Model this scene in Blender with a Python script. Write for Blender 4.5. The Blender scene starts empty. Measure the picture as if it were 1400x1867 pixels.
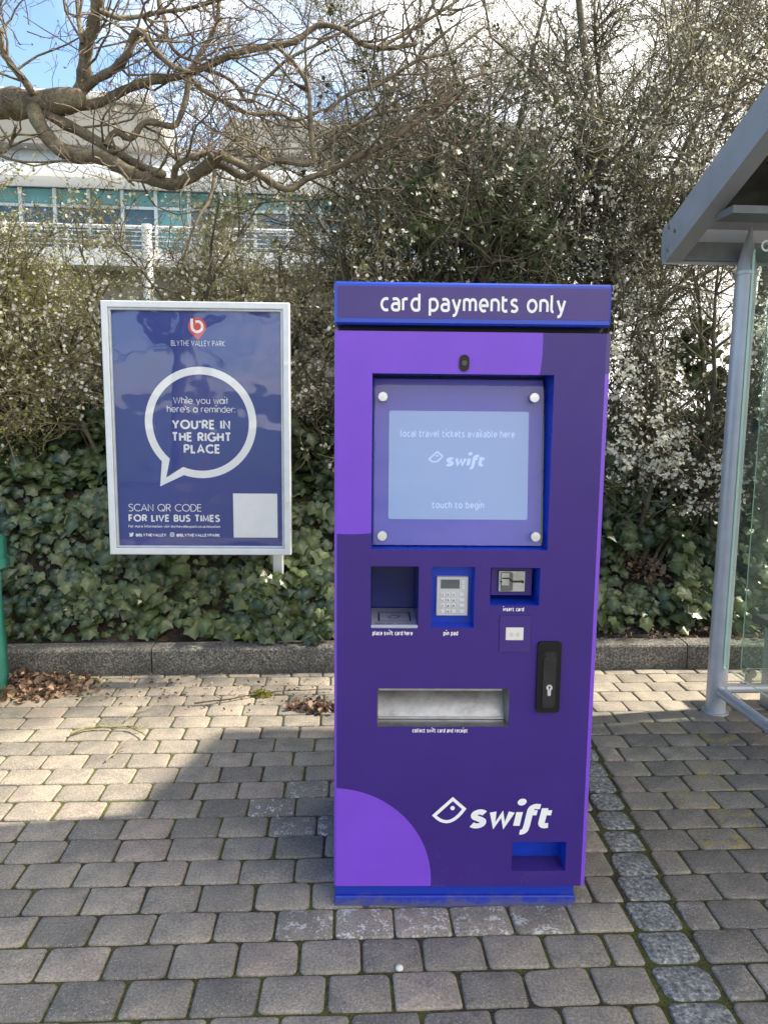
import bpy, math, random
import numpy as np
from math import radians, cos, sin, tan, atan2, pi, sqrt
from mathutils import Matrix, Vector

# ------------------------------------------------------------------ camera, sky, sun
SC = bpy.context.scene
COL = SC.collection
F, PITCH, ROLL, CAM_H = 1400.0, radians(7.8), radians(0.557), 1.48
fwd = np.array([0, cos(PITCH), -sin(PITCH)])
_r0 = np.array([1.0, 0, 0]); _u0 = np.cross(_r0, fwd)
rgt = _r0 * cos(ROLL) + _u0 * sin(ROLL)
upv = _u0 * cos(ROLL) - _r0 * sin(ROLL)
cam_d = bpy.data.cameras.new('camera')
cam = bpy.data.objects.new('camera', cam_d); COL.objects.link(cam)
cam_d.sensor_fit = 'VERTICAL'; cam_d.sensor_height = 36.0
cam_d.lens = F / 1867.0 * 36.0
cam_d.clip_start = 0.05; cam_d.clip_end = 3000
M = Matrix.Identity(4)
for i in range(3):
    M[i][0] = rgt[i]; M[i][1] = upv[i]; M[i][2] = -fwd[i]
M[0][3], M[1][3], M[2][3] = 0, 0, CAM_H
cam.matrix_world = M
SC.camera = cam

SUN_EL, SUN_AZ = radians(48), radians(10.8)          # azimuth measured from +X towards +Y
sun_dir = Vector((cos(SUN_EL) * cos(SUN_AZ), cos(SUN_EL) * sin(SUN_AZ), sin(SUN_EL)))
W = bpy.data.worlds.new('World'); SC.world = W; W.use_nodes = True
nt = W.node_tree; nt.nodes.clear()
def wn(t, **k):
    n = nt.nodes.new(t)
    for a, b in k.items(): setattr(n, a, b)
    return n
wo = wn('ShaderNodeOutputWorld'); bg1 = wn('ShaderNodeBackground'); bg2 = wn('ShaderNodeBackground')
sky = wn('ShaderNodeTexSky', sky_type='NISHITA', sun_disc=False)
sky.sun_elevation = SUN_EL; sky.sun_rotation = pi / 2 - SUN_AZ
sky.air_density = 1.0; sky.dust_density = 0.3; sky.ozone_density = 2.2
bg1.inputs[1].default_value = 0.115
bg2.inputs[0].default_value = (1.0, 0.965, 0.92, 1); bg2.inputs[1].default_value = 0.95
tc = wn('ShaderNodeTexCoord')
sep = wn('ShaderNodeSeparateXYZ'); nt.links.new(tc.outputs['Generated'], sep.inputs[0])
zz = wn('ShaderNodeMath', operation='ADD'); nt.links.new(sep.outputs[2], zz.inputs[0]); zz.inputs[1].default_value = 0.25
zm = wn('ShaderNodeMath', operation='MAXIMUM'); nt.links.new(zz.outputs[0], zm.inputs[0]); zm.inputs[1].default_value = 0.12
dv = wn('ShaderNodeVectorMath', operation='SCALE')
inv = wn('ShaderNodeMath', operation='DIVIDE'); inv.inputs[0].default_value = 1.0; nt.links.new(zm.outputs[0], inv.inputs[1])
nt.links.new(tc.outputs['Generated'], dv.inputs[0]); nt.links.new(inv.outputs[0], dv.inputs[3])
no = wn('ShaderNodeTexNoise'); no.inputs['Scale'].default_value = 1.6; no.inputs['Detail'].default_value = 7
no.inputs['Roughness'].default_value = 0.55
nt.links.new(dv.outputs[0], no.inputs['Vector'])
bias = wn('ShaderNodeMath', operation='MULTIPLY_ADD'); nt.links.new(sep.outputs[0], bias.inputs[0])
bias.inputs[1].default_value = 0.60; bias.inputs[2].default_value = 0.16
ad = wn('ShaderNodeMath', operation='ADD'); nt.links.new(no.outputs[0], ad.inputs[0]); nt.links.new(bias.outputs[0], ad.inputs[1])
cr = wn('ShaderNodeMapRange', interpolation_type='SMOOTHSTEP'); nt.links.new(ad.outputs[0], cr.inputs[0])
cr.inputs[1].default_value = 0.50; cr.inputs[2].default_value = 0.78
mx = wn('ShaderNodeMixShader')
nt.links.new(sky.outputs[0], bg1.inputs[0]); nt.links.new(cr.outputs[0], mx.inputs[0])
nt.links.new(bg1.outputs[0], mx.inputs[1]); nt.links.new(bg2.outputs[0], mx.inputs[2]); nt.links.new(mx.outputs[0], wo.inputs[0])

sl = bpy.data.lights.new('sun', 'SUN'); sl.energy = 3.9; sl.angle = radians(1.6); sl.color = (1.0, 0.90, 0.73)
so = bpy.data.objects.new('sun', sl); COL.objects.link(so)
so.rotation_euler = sun_dir.to_track_quat('Z', 'Y').to_euler(); so.location = (8, 2, 9)
vs = SC.view_settings; vs.view_transform = 'Standard'; vs.look = 'None'; vs.gamma = 1.0; vs.exposure = 1.58
vs.use_curve_mapping = False
SC.cycles.max_bounces = 8; SC.cycles.transparent_max_bounces = 16

# ------------------------------------------------------------------ helpers
RNG = np.random.default_rng(7)
random.seed(3)

def ray(px, py): return fwd + rgt * (px - 700) / F - upv * (py - 933.5) / F
def ground_pt(px, py, z=0.0):
    r = ray(px, py); return np.array([0, 0, CAM_H]) + r * ((z - CAM_H) / r[2])
def at(px, py, y):                                # point of the pixel's ray at a given distance
    r = ray(px, py); return np.array([0, 0, CAM_H]) + r * (y / r[1])
def on_plane(px, py, o, yaw, y0=0.0, slope=0.0, z0=0.0):
    """local (x, z) in the frame at o turned by yaw, on the plane y = y0 + slope*(z-z0)"""
    c, s = cos(yaw), sin(yaw)
    def loc(p): return np.array([p[0] * c + p[1] * s, -p[0] * s + p[1] * c, p[2]])
    a = loc(np.array([0, 0, CAM_H]) - np.array(o)); d = loc(ray(px, py))
    t = (y0 + slope * (a[2] - z0) - a[1]) / (d[1] - slope * d[2])
    p = a + d * t
    return p[0], p[2]

def new_mat(name):
    m = bpy.data.materials.new(name); m.use_nodes = True
    t = m.node_tree; b = t.nodes['Principled BSDF']
    return m, t, b
def N(t, typ, **k):
    n = t.nodes.new(typ)
    for a, b in k.items(): setattr(n, a, b)
    return n
def L(t, a, b): t.links.new(a, b)
def rgb(r, g, b):                                 # sRGB 0..255 to linear
    f = lambda c: (c / 12.92 if c <= 0.04045 else ((c + 0.055) / 1.055) ** 2.4)
    return (f(r / 255), f(g / 255), f(b / 255), 1)
def noise(t, scale, detail=4, rough=0.55, coord='Object', vec=None):
    n = N(t, 'ShaderNodeTexNoise'); n.inputs['Scale'].default_value = scale
    n.inputs['Detail'].default_value = detail; n.inputs['Roughness'].default_value = rough
    if vec is None:
        c = N(t, 'ShaderNodeTexCoord'); vec = c.outputs[coord]
    L(t, vec, n.inputs['Vector']); return n.outputs[0]
def ramp(t, fac, stops):
    r = N(t, 'ShaderNodeValToRGB'); e = r.color_ramp.elements
    while len(e) < len(stops): e.new(0.5)
    for i, (p, c) in enumerate(stops):
        e[i].position = p; e[i].color = c if len(c) == 4 else (*c, 1)
    L(t, fac, r.inputs[0]); return r.outputs[0]
def mixc(t, fac, a, b, mode='MIX'):
    m = N(t, 'ShaderNodeMix', data_type='RGBA', blend_type=mode)
    for i, v in ((0, fac), (6, a), (7, b)):
        if hasattr(v, 'is_linked') or hasattr(v, 'links'): L(t, v, m.inputs[i])
        else: m.inputs[i].default_value = v if i == 0 or len(v) == 4 else (*v, 1)
    return m.outputs[2]
def mth(t, op, a, b=None, c=None):
    m = N(t, 'ShaderNodeMath', operation=op)
    for i, v in enumerate((a, b, c)):
        if v is None: continue
        if hasattr(v, 'links'): L(t, v, m.inputs[i])
        else: m.inputs[i].default_value = v
    return m.outputs[0]
def sstep(t, v, a, b):
    m = N(t, 'ShaderNodeMapRange', interpolation_type='SMOOTHSTEP'); L(t, v, m.inputs[0])
    m.inputs[1].default_value = a; m.inputs[2].default_value = b; return m.outputs[0]
def bump(t, b, h, strength=0.3, dist=0.01):
    n = N(t, 'ShaderNodeBump'); n.inputs['Strength'].default_value = strength; n.inputs['Distance'].default_value = dist
    L(t, h, n.inputs['Height']); L(t, n.outputs[0], b.inputs['Normal'])
def plain(name, col, rough=0.5, metal=0.0, var=0.12, nscale=18.0, spec=0.5, bmp=0.0, bscale=300):
    m, t, b = new_mat(name)
    n = noise(t, nscale, 5)
    dark = tuple(c * (1 - var) for c in col[:3]); lite = tuple(min(1, c * (1 + var)) for c in col[:3])
    L(t, ramp(t, n, [(0.3, dark), (0.7, lite)]), b.inputs['Base Color'])
    r = mth(t, 'MULTIPLY_ADD', n, 0.2, rough - 0.1); L(t, r, b.inputs['Roughness'])
    b.inputs['Metallic'].default_value = metal; b.inputs['Specular IOR Level'].default_value = spec
    if bmp: bump(t, b, noise(t, bscale, 2), bmp, 0.002)
    return m

class MB:
    """collects shapes for ONE mesh"""
    def __init__(s): s.v = []; s.f = []; s.mi = []; s.sm = []
    def add(s, vs, fs, mi=0, smooth=False):
        o = len(s.v); s.v += [tuple(p) for p in vs]
        for f in fs: s.f.append([o + i for i in f]); s.mi.append(mi); s.sm.append(smooth)
    def box(s, x0, x1, y0, y1, z0, z1, mi=0, bev=0.0, skip=()):
        if bev <= 0:
            v = [(x, y, z) for z in (z0, z1) for y in (y0, y1) for x in (x0, x1)]
            fs = {'bot': (0, 2, 3, 1), 'top': (4, 5, 7, 6), 'front': (0, 1, 5, 4), 'back': (2, 6, 7, 3), 'left': (0, 4, 6, 2), 'right': (1, 3, 7, 5)}
            s.add(v, [f for k, f in fs.items() if k not in skip], mi)
        else:
            b = bev; xs, ys, zs = (x0, x1), (y0, y1), (z0, z1); v = []; ix = {}
            for i in (0, 1):
                for j in (0, 1):
                    for k in (0, 1):
                        sx, sy, sz = (1 if i == 0 else -1), (1 if j == 0 else -1), (1 if k == 0 else -1)
                        for a in range(3):
                            p = [xs[i] + sx * b, ys[j] + sy * b, zs[k] + sz * b]
                            p[a] = (xs[i], ys[j], zs[k])[a]
                            ix[(i, j, k, a)] = len(v); v.append(p)
            fs = []
            for a in range(3):
                o1, o2 = [q for q in range(3) if q != a]
                for side in (0, 1):
                    q = []
                    for u, w in ((0, 0), (1, 0), (1, 1), (0, 1)):
                        c = [0, 0, 0]; c[a] = side; c[o1] = u; c[o2] = w; q.append(ix[(*c, a)])
                    fs.append(q)
                for u in (0, 1):
                    for w in (0, 1):
                        c0 = [0, 0, 0]; c0[o1] = u; c0[o2] = w; c1 = c0[:]; c1[a] = 1
                        fs.append([ix[(*c0, o1)], ix[(*c1, o1)], ix[(*c1, o2)], ix[(*c0, o2)]])
            for i in (0, 1):
                for j in (0, 1):
                    for k in (0, 1): fs.append([ix[(i, j, k, a)] for a in range(3)])
            s.add(v, fs, mi)
    def prism(s, pts2, y0, y1, mi=0, axis='y', smooth=False):
        """outline in (x,z) extruded along y (or outline (x,y) along z, or (y,z) along x)"""
        n = len(pts2)
        P = {'y': lambda a, b, c: (a, c, b), 'z': lambda a, b, c: (a, b, c), 'x': lambda a, b, c: (c, a, b)}[axis]
        v = [P(a, b, y0) for a, b in pts2] + [P(a, b, y1) for a, b in pts2]
        s.add(v, [list(range(n)), list(range(2 * n - 1, n - 1, -1))], mi)
        s.add(v, [[i, (i + 1) % n, n + (i + 1) % n, n + i] for i in range(n)], mi, smooth)
    def tube(s, pts, rad, sides=12, mi=0, smooth=True, caps=True):
        pts = [Vector(p) for p in pts]; n = len(pts)
        if not hasattr(rad, '__len__'): rad = [rad] * n
        T = [(pts[min(i + 1, n - 1)] - pts[max(i - 1, 0)]).normalized() for i in range(n)]
        a = T[0].orthogonal().normalized(); vs = []
        for i in range(n):
            a = (a - T[i] * a.dot(T[i])).normalized(); b = T[i].cross(a)
            for k in range(sides):
                th = 2 * pi * k / sides; vs.append(pts[i] + (a * cos(th) + b * sin(th)) * rad[i])
        fs = [[i * sides + k, i * sides + (k + 1) % sides, (i + 1) * sides + (k + 1) % sides, (i + 1) * sides + k] for i in range(n - 1) for k in range(sides)]
        s.add(vs, fs, mi, smooth)
        if caps: s.add(vs[:sides] + vs[-sides:], [list(range(sides))[::-1], list(range(sides, 2 * sides))], mi)
    def build(s, name, mats, parent=None, loc=None, rz=0.0):
        me = bpy.data.meshes.new(name); me.from_pydata(s.v, [], s.f)
        for m in (mats if isinstance(mats, (list, tuple)) else [mats]): me.materials.append(m)
        me.polygons.foreach_set('material_index', s.mi); me.polygons.foreach_set('use_smooth', s.sm); me.update()
        o = bpy.data.objects.new(name, me); COL.objects.link(o)
        if parent: o.parent = parent
        if loc is not None: o.location = loc
        o.rotation_euler.z = rz
        return o

def tag(o, label=None, cat=None, group=None, kind=None):
    if label: o['label'] = label
    if cat: o['category'] = cat
    if group: o['group'] = group
    if kind: o['kind'] = kind
    return o
def thing(name, label, cat, loc=(0, 0, 0), rz=0.0, group=None):
    o = bpy.data.objects.new(name, None); COL.objects.link(o); o.location = loc; o.rotation_euler.z = rz
    o.empty_display_size = 0.1
    return tag(o, label, cat, group)

def np_mesh(name, V, faces_per, mat, parent=None, tone=None, smooth=False):
    """V (n,3); faces_per (m,k) all with the same k"""
    me = bpy.data.meshes.new(name); n, (m, k) = len(V), faces_per.shape
    me.vertices.add(n); me.vertices.foreach_set('co', np.ascontiguousarray(V, dtype=np.float32).ravel())
    me.loops.add(m * k); me.loops.foreach_set('vertex_index', np.ascontiguousarray(faces_per, dtype=np.int32).ravel())
    me.polygons.add(m); me.polygons.foreach_set('loop_start', np.arange(0, m * k, k, dtype=np.int32))
    me.polygons.foreach_set('use_smooth', np.full(m, smooth))
    me.update(calc_edges=True)
    if tone is not None:
        ca = me.color_attributes.new('tone', 'FLOAT_COLOR', 'POINT')
        ca.data.foreach_set('color', np.ascontiguousarray(tone, dtype=np.float32).ravel())
    me.materials.append(mat)
    o = bpy.data.objects.new(name, me); COL.objects.link(o)
    if parent: o.parent = parent
    return o
def unit(a): return a / np.maximum(np.linalg.norm(a, axis=-1, keepdims=True), 1e-9)

def tubes_np(name, groups, mat, parent=None, smooth=True):
    """groups: list of (P (M,n,3), R (M,n), sides)"""
    Vs, Fs, off = [], [], 0
    for P, R, s in groups:
        if len(P) == 0: continue
        Mn, n, _ = P.shape
        T = np.empty_like(P); T[:, 1:-1] = P[:, 2:] - P[:, :-2]; T[:, 0] = P[:, 1] - P[:, 0]; T[:, -1] = P[:, -1] - P[:, -2]
        T = unit(T); mt = np.abs(T.mean(1))
        ref = np.zeros((Mn, 3)); ref[np.arange(Mn), np.argmin(mt, axis=1)] = 1.0
        A = unit(np.cross(T, ref[:, None, :])); B = np.cross(T, A)
        th = np.arange(s) * 2 * pi / s
        V = P[:, :, None, :] + (A[:, :, None, :] * np.cos(th)[None, None, :, None] + B[:, :, None, :] * np.sin(th)[None, None, :, None]) * R[:, :, None, None]
        idx = np.arange(Mn * n * s).reshape(Mn, n, s) + off
        a = idx[:, :-1, :]; b = np.roll(a, -1, axis=2); c = np.roll(idx[:, 1:, :], -1, axis=2); d = idx[:, 1:, :]
        Fs.append(np.stack([a, b, c, d], -1).reshape(-1, 4)); Vs.append(V.reshape(-1, 3)); off += Mn * n * s
    return np_mesh(name, np.concatenate(Vs), np.concatenate(Fs), mat, parent, smooth=smooth)

def wander(base, dirs, length, npts, wob, bias, rng):
    """grow M polylines of npts points"""
    Mn = len(base); step = (length / (npts - 1))[:, None]
    P = np.empty((Mn, npts, 3)); P[:, 0] = base; d = unit(dirs)
    for i in range(1, npts):
        d = unit(d + rng.normal(0, wob, (Mn, 3)) + bias)
        P[:, i] = P[:, i - 1] + d * step
    return P
def sprout(P, R, k, lens, angs, npts, wob, bias, rng, tmin=0.15, tmax=1.0, rmax=0.01, rend=0.0012, taper=0.5):
    """k children on each of the M parents"""
    Mn, n, _ = P.shape; idx = np.repeat(np.arange(Mn), k); t = rng.uniform(tmin, tmax, Mn * k) * (n - 1.001)
    i = np.floor(t).astype(int); f = (t - i)[:, None]
    base = P[idx, i] * (1 - f) + P[idx, i + 1] * f
    tan_ = unit(P[idx, i + 1] - P[idx, i]); rp = R[idx, i] * (1 - f[:, 0]) + R[idx, i + 1] * f[:, 0]
    q = rng.normal(0, 1, (Mn * k, 3)); q = unit(q - tan_ * (q * tan_).sum(1, keepdims=True))
    a = rng.uniform(angs[0], angs[1], Mn * k)[:, None]
    d = tan_ * np.cos(a) + q * np.sin(a)
    ln = rng.uniform(lens[0], lens[1], Mn * k) * (1 - taper * t / (n - 1))
    C = wander(base, d, ln, npts, wob, np.array(bias), rng)
    r0 = np.minimum(rp * 0.75, rmax); s = np.linspace(0, 1, npts)[None, :]
    return C, np.maximum(r0[:, None] * (1 - s) + rend * s, rend * 0.8)

def scatter(name, tv, tf, P, D, Nn, S, mat, parent=None, tone=None, cmask=None, smooth=False):
    """copies of a small template (x=width, y=length, z=normal) into one mesh"""
    X = unit(np.cross(D, Nn)); D = unit(np.cross(Nn, X)); tv = np.asarray(tv, float); tf = np.asarray(tf, int)
    K = len(tv); n = len(P)
    V = P[:, None, :] + S[:, None, None] * (X[:, None, :] * tv[None, :, 0:1] + D[:, None, :] * tv[None, :, 1:2] + Nn[:, None, :] * tv[None, :, 2:3])
    Fc = (tf[None] + (np.arange(n) * K)[:, None, None]).reshape(-1, tf.shape[1])
    col = None
    if tone is not None:
        col = np.ones((n, K, 4)); col[:, :, 0] = tone[:, None]
        col[:, :, 1] = (np.zeros(K) if cmask is None else np.asarray(cmask))[None, :]
        col[:, :, 2] = np.random.default_rng(5).random(n)[:, None]
        col = col.reshape(-1, 4)
    return np_mesh(name, V.reshape(-1, 3), Fc, mat, parent, col, smooth)

def lump(P, s, seed=0):                          # cheap smooth 3-D noise, about -1..1
    r = np.random.default_rng(seed); v = 0
    for k in range(5):
        w = r.normal(0, 1, 3) * s * (1 + 0.5 * k); v = v + np.sin(P @ w + r.uniform(0, 6.28)) / (1 + 0.35 * k)
    return v / 2.4

# ------------------------------------------------------------------ stroke lettering
def arc(cx, cy, rx, ry, a0, a1, n=14):
    return [(cx + rx * cos(radians(a0 + (a1 - a0) * i / n)), cy + ry * sin(radians(a0 + (a1 - a0) * i / n))) for i in range(n + 1)]
def spline(p, n=5):
    p = [p[0]] + list(p) + [p[-1]]; out = []
    for i in range(1, len(p) - 2):
        for k in range(n):
            t = k / n
            out.append(tuple(0.5 * (2 * p[i][j] + (p[i + 1][j] - p[i - 1][j]) * t + (2 * p[i - 1][j] - 5 * p[i][j] + 4 * p[i + 1][j] - p[i + 2][j]) * t * t + (3 * p[i][j] - p[i - 1][j] - 3 * p[i + 1][j] + p[i + 2][j]) * t ** 3) for j in (0, 1)))
    return out + [p[-2]]
C1 = 1.40
S_low = spline([(.58, .90), (.40, 1.0), (.2, .99), (.03, .86), (.05, .66), (.24, .54), (.42, .46), (.58, .33), (.57, .12), (.38, 0), (.18, 0), (.0, .08)])
G = {
 'a': (.72, [[(.06, .94), (.2, .99)] + arc(.36, .62, .36, .38, 90, 0) + [(.72, 0)], [(.72, .57), (.38, .57)] + arc(.3, .285, .30, .285, 90, 270) + [(.45, 0), (.72, .03)]]),
 'b': (.80, [[(0, 1.45), (0, 0)], [(0, .96)] + arc(.36, .5, .44, .5, 95, -95) + [(0, .04)]]),
 'c': (.66, [arc(.46, .5, .46, .5, 62, 298, 20)]),
 'd': (.78, [[(.78, 1.45), (.78, 0)], [(.78, .97)] + arc(.43, .5, .43, .5, 85, 275) + [(.78, .03)]]),
 'e': (.80, [[(.02, .47), (.80, .47)] + arc(.41, .5, .40, .5, 5, 302, 20)]),
 'f': (.46, [[(.56, 1.42)] + arc(.40, 1.18, .28, .27, 80, 180) + [(.12, 0)], [(.12, .98), (.5, .98)]]),
 'g': (.78, [[(.78, .97), (.78, -.12)] + arc(.44, -.10, .34, .34, 0, -100) + [(.1, -.38)], [(.78, .97)] + arc(.43, .5, .43, .5, 85, 275) + [(.78, .05)]]),
 'h': (.74, [[(0, 1.45), (0, 0)], [(0, .94)] + arc(.34, .6, .40, .40, 95, 0) + [(.74, 0)]]),
 'i': (.0, [[(0, 1), (0, 0)], 'dot']),
 'k': (.66, [[(0, 1.45), (0, 0)], [(.60, 1), (.02, .52), (.66, 0)]]),
 'l': (.20, [[(0, 1.45), (0, .25)] + arc(.22, .24, .22, .24, 180, 270)]),
 'm': (1.22, [[(0, 1), (0, 0)], [(0, .95)] + arc(.28, .64, .33, .36, 95, 0) + [(.61, 0)], [(.61, .8)] + arc(.92, .64, .30, .36, 120, 0) + [(1.22, 0)]]),
 'n': (.74, [[(0, 1), (0, 0)], [(0, .95)] + arc(.34, .6, .40, .40, 95, 0) + [(.74, 0)]]),
 'o': (.88, [arc(.44, .5, .44, .5, 0, 360, 28)]),
 'p': (.80, [[(0, 1), (0, -.45)], [(0, .96)] + arc(.36, .5, .44, .5, 95, -95) + [(0, .04)]]),
 'r': (.46, [[(0, 1), (0, 0)], [(0, .90), (.2, .99), (.46, .99)]]),
 's': (.60, [S_low]),
 't': (.48, [[(.0, 1.3), (.0, .28)] + arc(.28, .28, .28, .28, 180, 275) + [(.48, .03)], [(.0, .98), (.46, .98)]]),
 'u': (.74, [[(0, 1), (0, .4)] + arc(.38, .4, .38, .40, 180, 280) + [(.74, .05)], [(.74, 1), (.74, 0)]]),
 'v': (.78, [[(0, 1), (.39, 0), (.78, 1)]]),
 'w': (1.16, [[(0, 1), (.29, 0), (.58, .95), (.87, 0), (1.16, 1)]]),
 'y': (.76, [[(.76, 1), (.45, .0), (.33, -.3), (.18, -.42), (.02, -.42)], [(0, 1), (.40, .05)]]),
 'A': (1.04, [[(0, 0), (.52, C1), (1.04, 0)], [(.2, .42), (.84, .42)]]),
 'B': (.74, [[(0, C1), (0, 0)], [(0, C1)] + arc(.38, 1.06, .30, .34, 90, -90) + [(0, .72)], [(.38, .72)] + arc(.40, .36, .34, .36, 90, -90) + [(0, 0)]]),
 'C': (1.10, [arc(.68, .7, .68, .7, 45, 315, 22)]),
 'D': (1.02, [[(0, C1), (0, 0)], [(0, C1)] + arc(.36, .7, .66, .7, 90, -90, 18) + [(0, 0)]]),
 'E': (.66, [[(.66, C1), (0, C1), (0, 0), (.66, 0)], [(0, .72), (.60, .72)]]),
 'F': (.62, [[(.62, C1), (0, C1), (0, 0)], [(0, .70), (.56, .70)]]),
 'G': (1.22, [arc(.68, .7, .68, .7, 48, 352, 22) + [(1.30, .62), (.78, .62)]]),
 'H': (.86, [[(0, C1), (0, 0)], [(.86, C1), (.86, 0)], [(0, .72), (.86, .72)]]),
 'I': (.0, [[(0, C1), (0, 0)]]),
 'K': (.84, [[(0, C1), (0, 0)], [(.78, C1), (.02, .62), (.84, 0)]]),
 'L': (.60, [[(0, C1), (0, 0), (.60, 0)]]),
 'M': (1.1, [[(0, 0), (.08, C1), (.55, .2), (1.02, C1), (1.1, 0)]]),
 'N': (.90, [[(0, 0), (0, C1), (.90, 0), (.90, C1)]]),
 'O': (1.36, [arc(.68, .7, .68, .7, 0, 360, 34)]),
 'P': (.74, [[(0, C1), (0, 0)], [(0, C1)] + arc(.36, 1.02, .38, .38, 90, -90) + [(0, .64)]]),
 'Q': (1.36, [arc(.68, .7, .68, .7, 0, 360, 34), [(.78, .42), (1.25, -.06)]]),
 'R': (.78, [[(0, C1), (0, 0)], [(0, C1)] + arc(.36, 1.02, .38, .38, 90, -90) + [(0, .64)], [(.34, .64), (.78, 0)]]),
 'S': (.74, [[(x * 1.24, y * 1.4) for x, y in S_low]]),
 'T': (.84, [[(0, C1), (.84, C1)], [(.42, C1), (.42, 0)]]),
 'U': (.88, [[(0, C1), (0, .44)] + arc(.44, .44, .44, .44, 180, 360, 16) + [(.88, C1)]]),
 'V': (1.0, [[(0, C1), (.5, 0), (1.0, C1)]]),
 'W': (1.6, [[(0, C1), (.4, 0), (.8, C1 * .95), (1.2, 0), (1.6, C1)]]),
 'Y': (.94, [[(0, C1), (.47, .62), (.94, C1)], [(.47, .62), (.47, 0)]]),
 '@': (1.3, [arc(.65, .6, .65, .72, -50, 300, 28) , arc(.65, .6, .28, .32, 0, 360, 18)]),
 "'": (.0, [[(0, C1 + .02), (0, 1.02)]]), ':': (.0, [[(0, .86), (0, .98)], [(0, .02), (0, .14)]]), '.': (.0, [[(0, 0), (0, .12)]]),
 '/': (.6, [[(0, -.2), (.6, 1.45)]]),
 '0': (.8, [arc(.4, .7, .4, .7, 0, 360, 20)]), '1': (.4, [[(0, 1.1), (.35, C1), (.35, 0)]]),
 '2': (.75, [arc(.38, 1.02, .36, .38, 160, -30) + [(.0, 0), (.75, 0)]]), '3': (.7, [arc(.34, 1.05, .34, .35, 150, -80), arc(.34, .36, .36, .36, 80, -150)]),
 '4': (.8, [[(.6, 0), (.6, C1), (0, .4), (.8, .4)]]), '5': (.7, [[(.65, C1), (.1, C1), (.05, .8)] + arc(.32, .44, .38, .44, 100, -140)]),
 '6': (.76, [arc(.38, .42, .38, .42, 0, 360, 18), [(.03, .5), (.2, 1.1), (.6, C1)]]), '7': (.7, [[(0, C1), (.7, C1), (.2, 0)]]),
 '8': (.74, [arc(.37, 1.05, .32, .34, 0, 360, 16), arc(.37, .37, .37, .37, 0, 360, 16)]), '9': (.76, [arc(.38, .98, .38, .42, 0, 360, 18), [(.73, .9), (.56, .3), (.16, 0)]]),
}
LOGO = dict(G); LOGO['f'] = (.46, [[(.66, 1.40)] + arc(.42, 1.12, .27, .30, 70, 180) + [(.15, 0), (.13, -.22)] + arc(-.07, -.22, .20, .24, 0, -90, 6) + [(-.16, -.46)], [(.15, .95), (.56, .95)]])
LOGO['w'] = (1.06, [[(0, 1), (.25, 0), (.54, .85), (.80, 0), (1.06, 1)]]); LOGO['t'] = (.44, [[(.05, 1.28), (.05, .26)] + arc(.28, .26, .23, .26, 180, 275) + [(.46, .03)], [(.05, .95), (.48, .95)]])
GEO = dict(G)                                     # rounder set for the poster
GEO['a'] = (.92, [arc(.46, .5, .46, .5, 0, 360, 24), [(.92, 1), (.92, 0)]])
GEO['l'] = (.0, [[(0, 1.45), (0, 0)]]); GEO['t'] = (.42, [[(.2, 1.4), (.2, 0)], [(0, .98), (.42, .98)]])
GEO['y'] = (.84, [[(.84, 1), (.28, -.42)], [(0, 1), (.43, .0)]])
GEO['e'] = (.96, [[(.02, .47), (.96, .47)] + arc(.48, .5, .48, .5, 5, 315, 22)])
GEO['o'] = (1.0, [arc(.5, .5, .5, .5, 0, 360, 28)])

def ribbon(pts, w):
    """flat strip of width w along 2-D points -> (verts2, quads)"""
    closed = len(pts) > 3 and abs(pts[0][0] - pts[-1][0]) + abs(pts[0][1] - pts[-1][1]) < 1e-6
    p = np.array(pts[:-1] if closed else pts, float)
    keep = [0] + [i for i in range(1, len(p)) if np.hypot(*(p[i] - p[i - 1])) > 1e-7]; p = p[keep]; n = len(p)
    out = []
    for i in range(n):
        a = p[i - 1] if (i > 0 or closed) else None; b = p[(i + 1) % n] if (i < n - 1 or closed) else None
        d1 = (p[i] - a) if a is not None else (b - p[i]); d2 = (b - p[i]) if b is not None else d1
        d1 = d1 / np.hypot(*d1); d2 = d2 / np.hypot(*d2)
        t = d1 + d2; ln = np.hypot(*t); t = t / ln if ln > 1e-6 else d1
        nrm = np.array([-t[1], t[0]]); c = max(0.68, nrm @ np.array([-d1[1], d1[0]]))
        out += [p[i] + nrm * w / 2 / c, p[i] - nrm * w / 2 / c]
    q = [[2 * i, 2 * i + 1, 2 * i + 3, 2 * i + 2] for i in range(n - 1)]
    if closed: q.append([2 * n - 2, 2 * n - 1, 1, 0])
    return out, q
def write(mb, s, x0, x1, base, xh, wt, place, font=G, shear=0.0, gap=0.17, space=0.56, depth=0.0):
    """lettering between x0 and x1 (metres), x-height xh, stroke wt; place(u, z, off) gives the 3-D point"""
    sc = xh - wt; x = 0.0; strokes = []
    for ch in s:
        if ch == ' ': x += space * xh; continue
        w, ss = font[ch]
        for st in ss:
            if st == 'dot':
                strokes.append(([(x + wt / 2 + wt * 0.34 * cos(q * pi / 6), 1.40 * xh + wt * 0.34 * sin(q * pi / 6)) for q in range(13)], wt * 0.67)); continue
            strokes.append(([(x + wt / 2 + a * sc, wt / 2 + b * sc) for a, b in st], wt))
        x += w * sc + wt + gap * xh
    tot = x - gap * xh; kx = (x1 - x0) / tot
    for i, (st, w) in enumerate(strokes):
        v, q = ribbon(st, w); off = 0.00012 * (i % 5)
        mb.add([place(x0 + a * kx + shear * b, base + b, off) for a, b in v], q)

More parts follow.
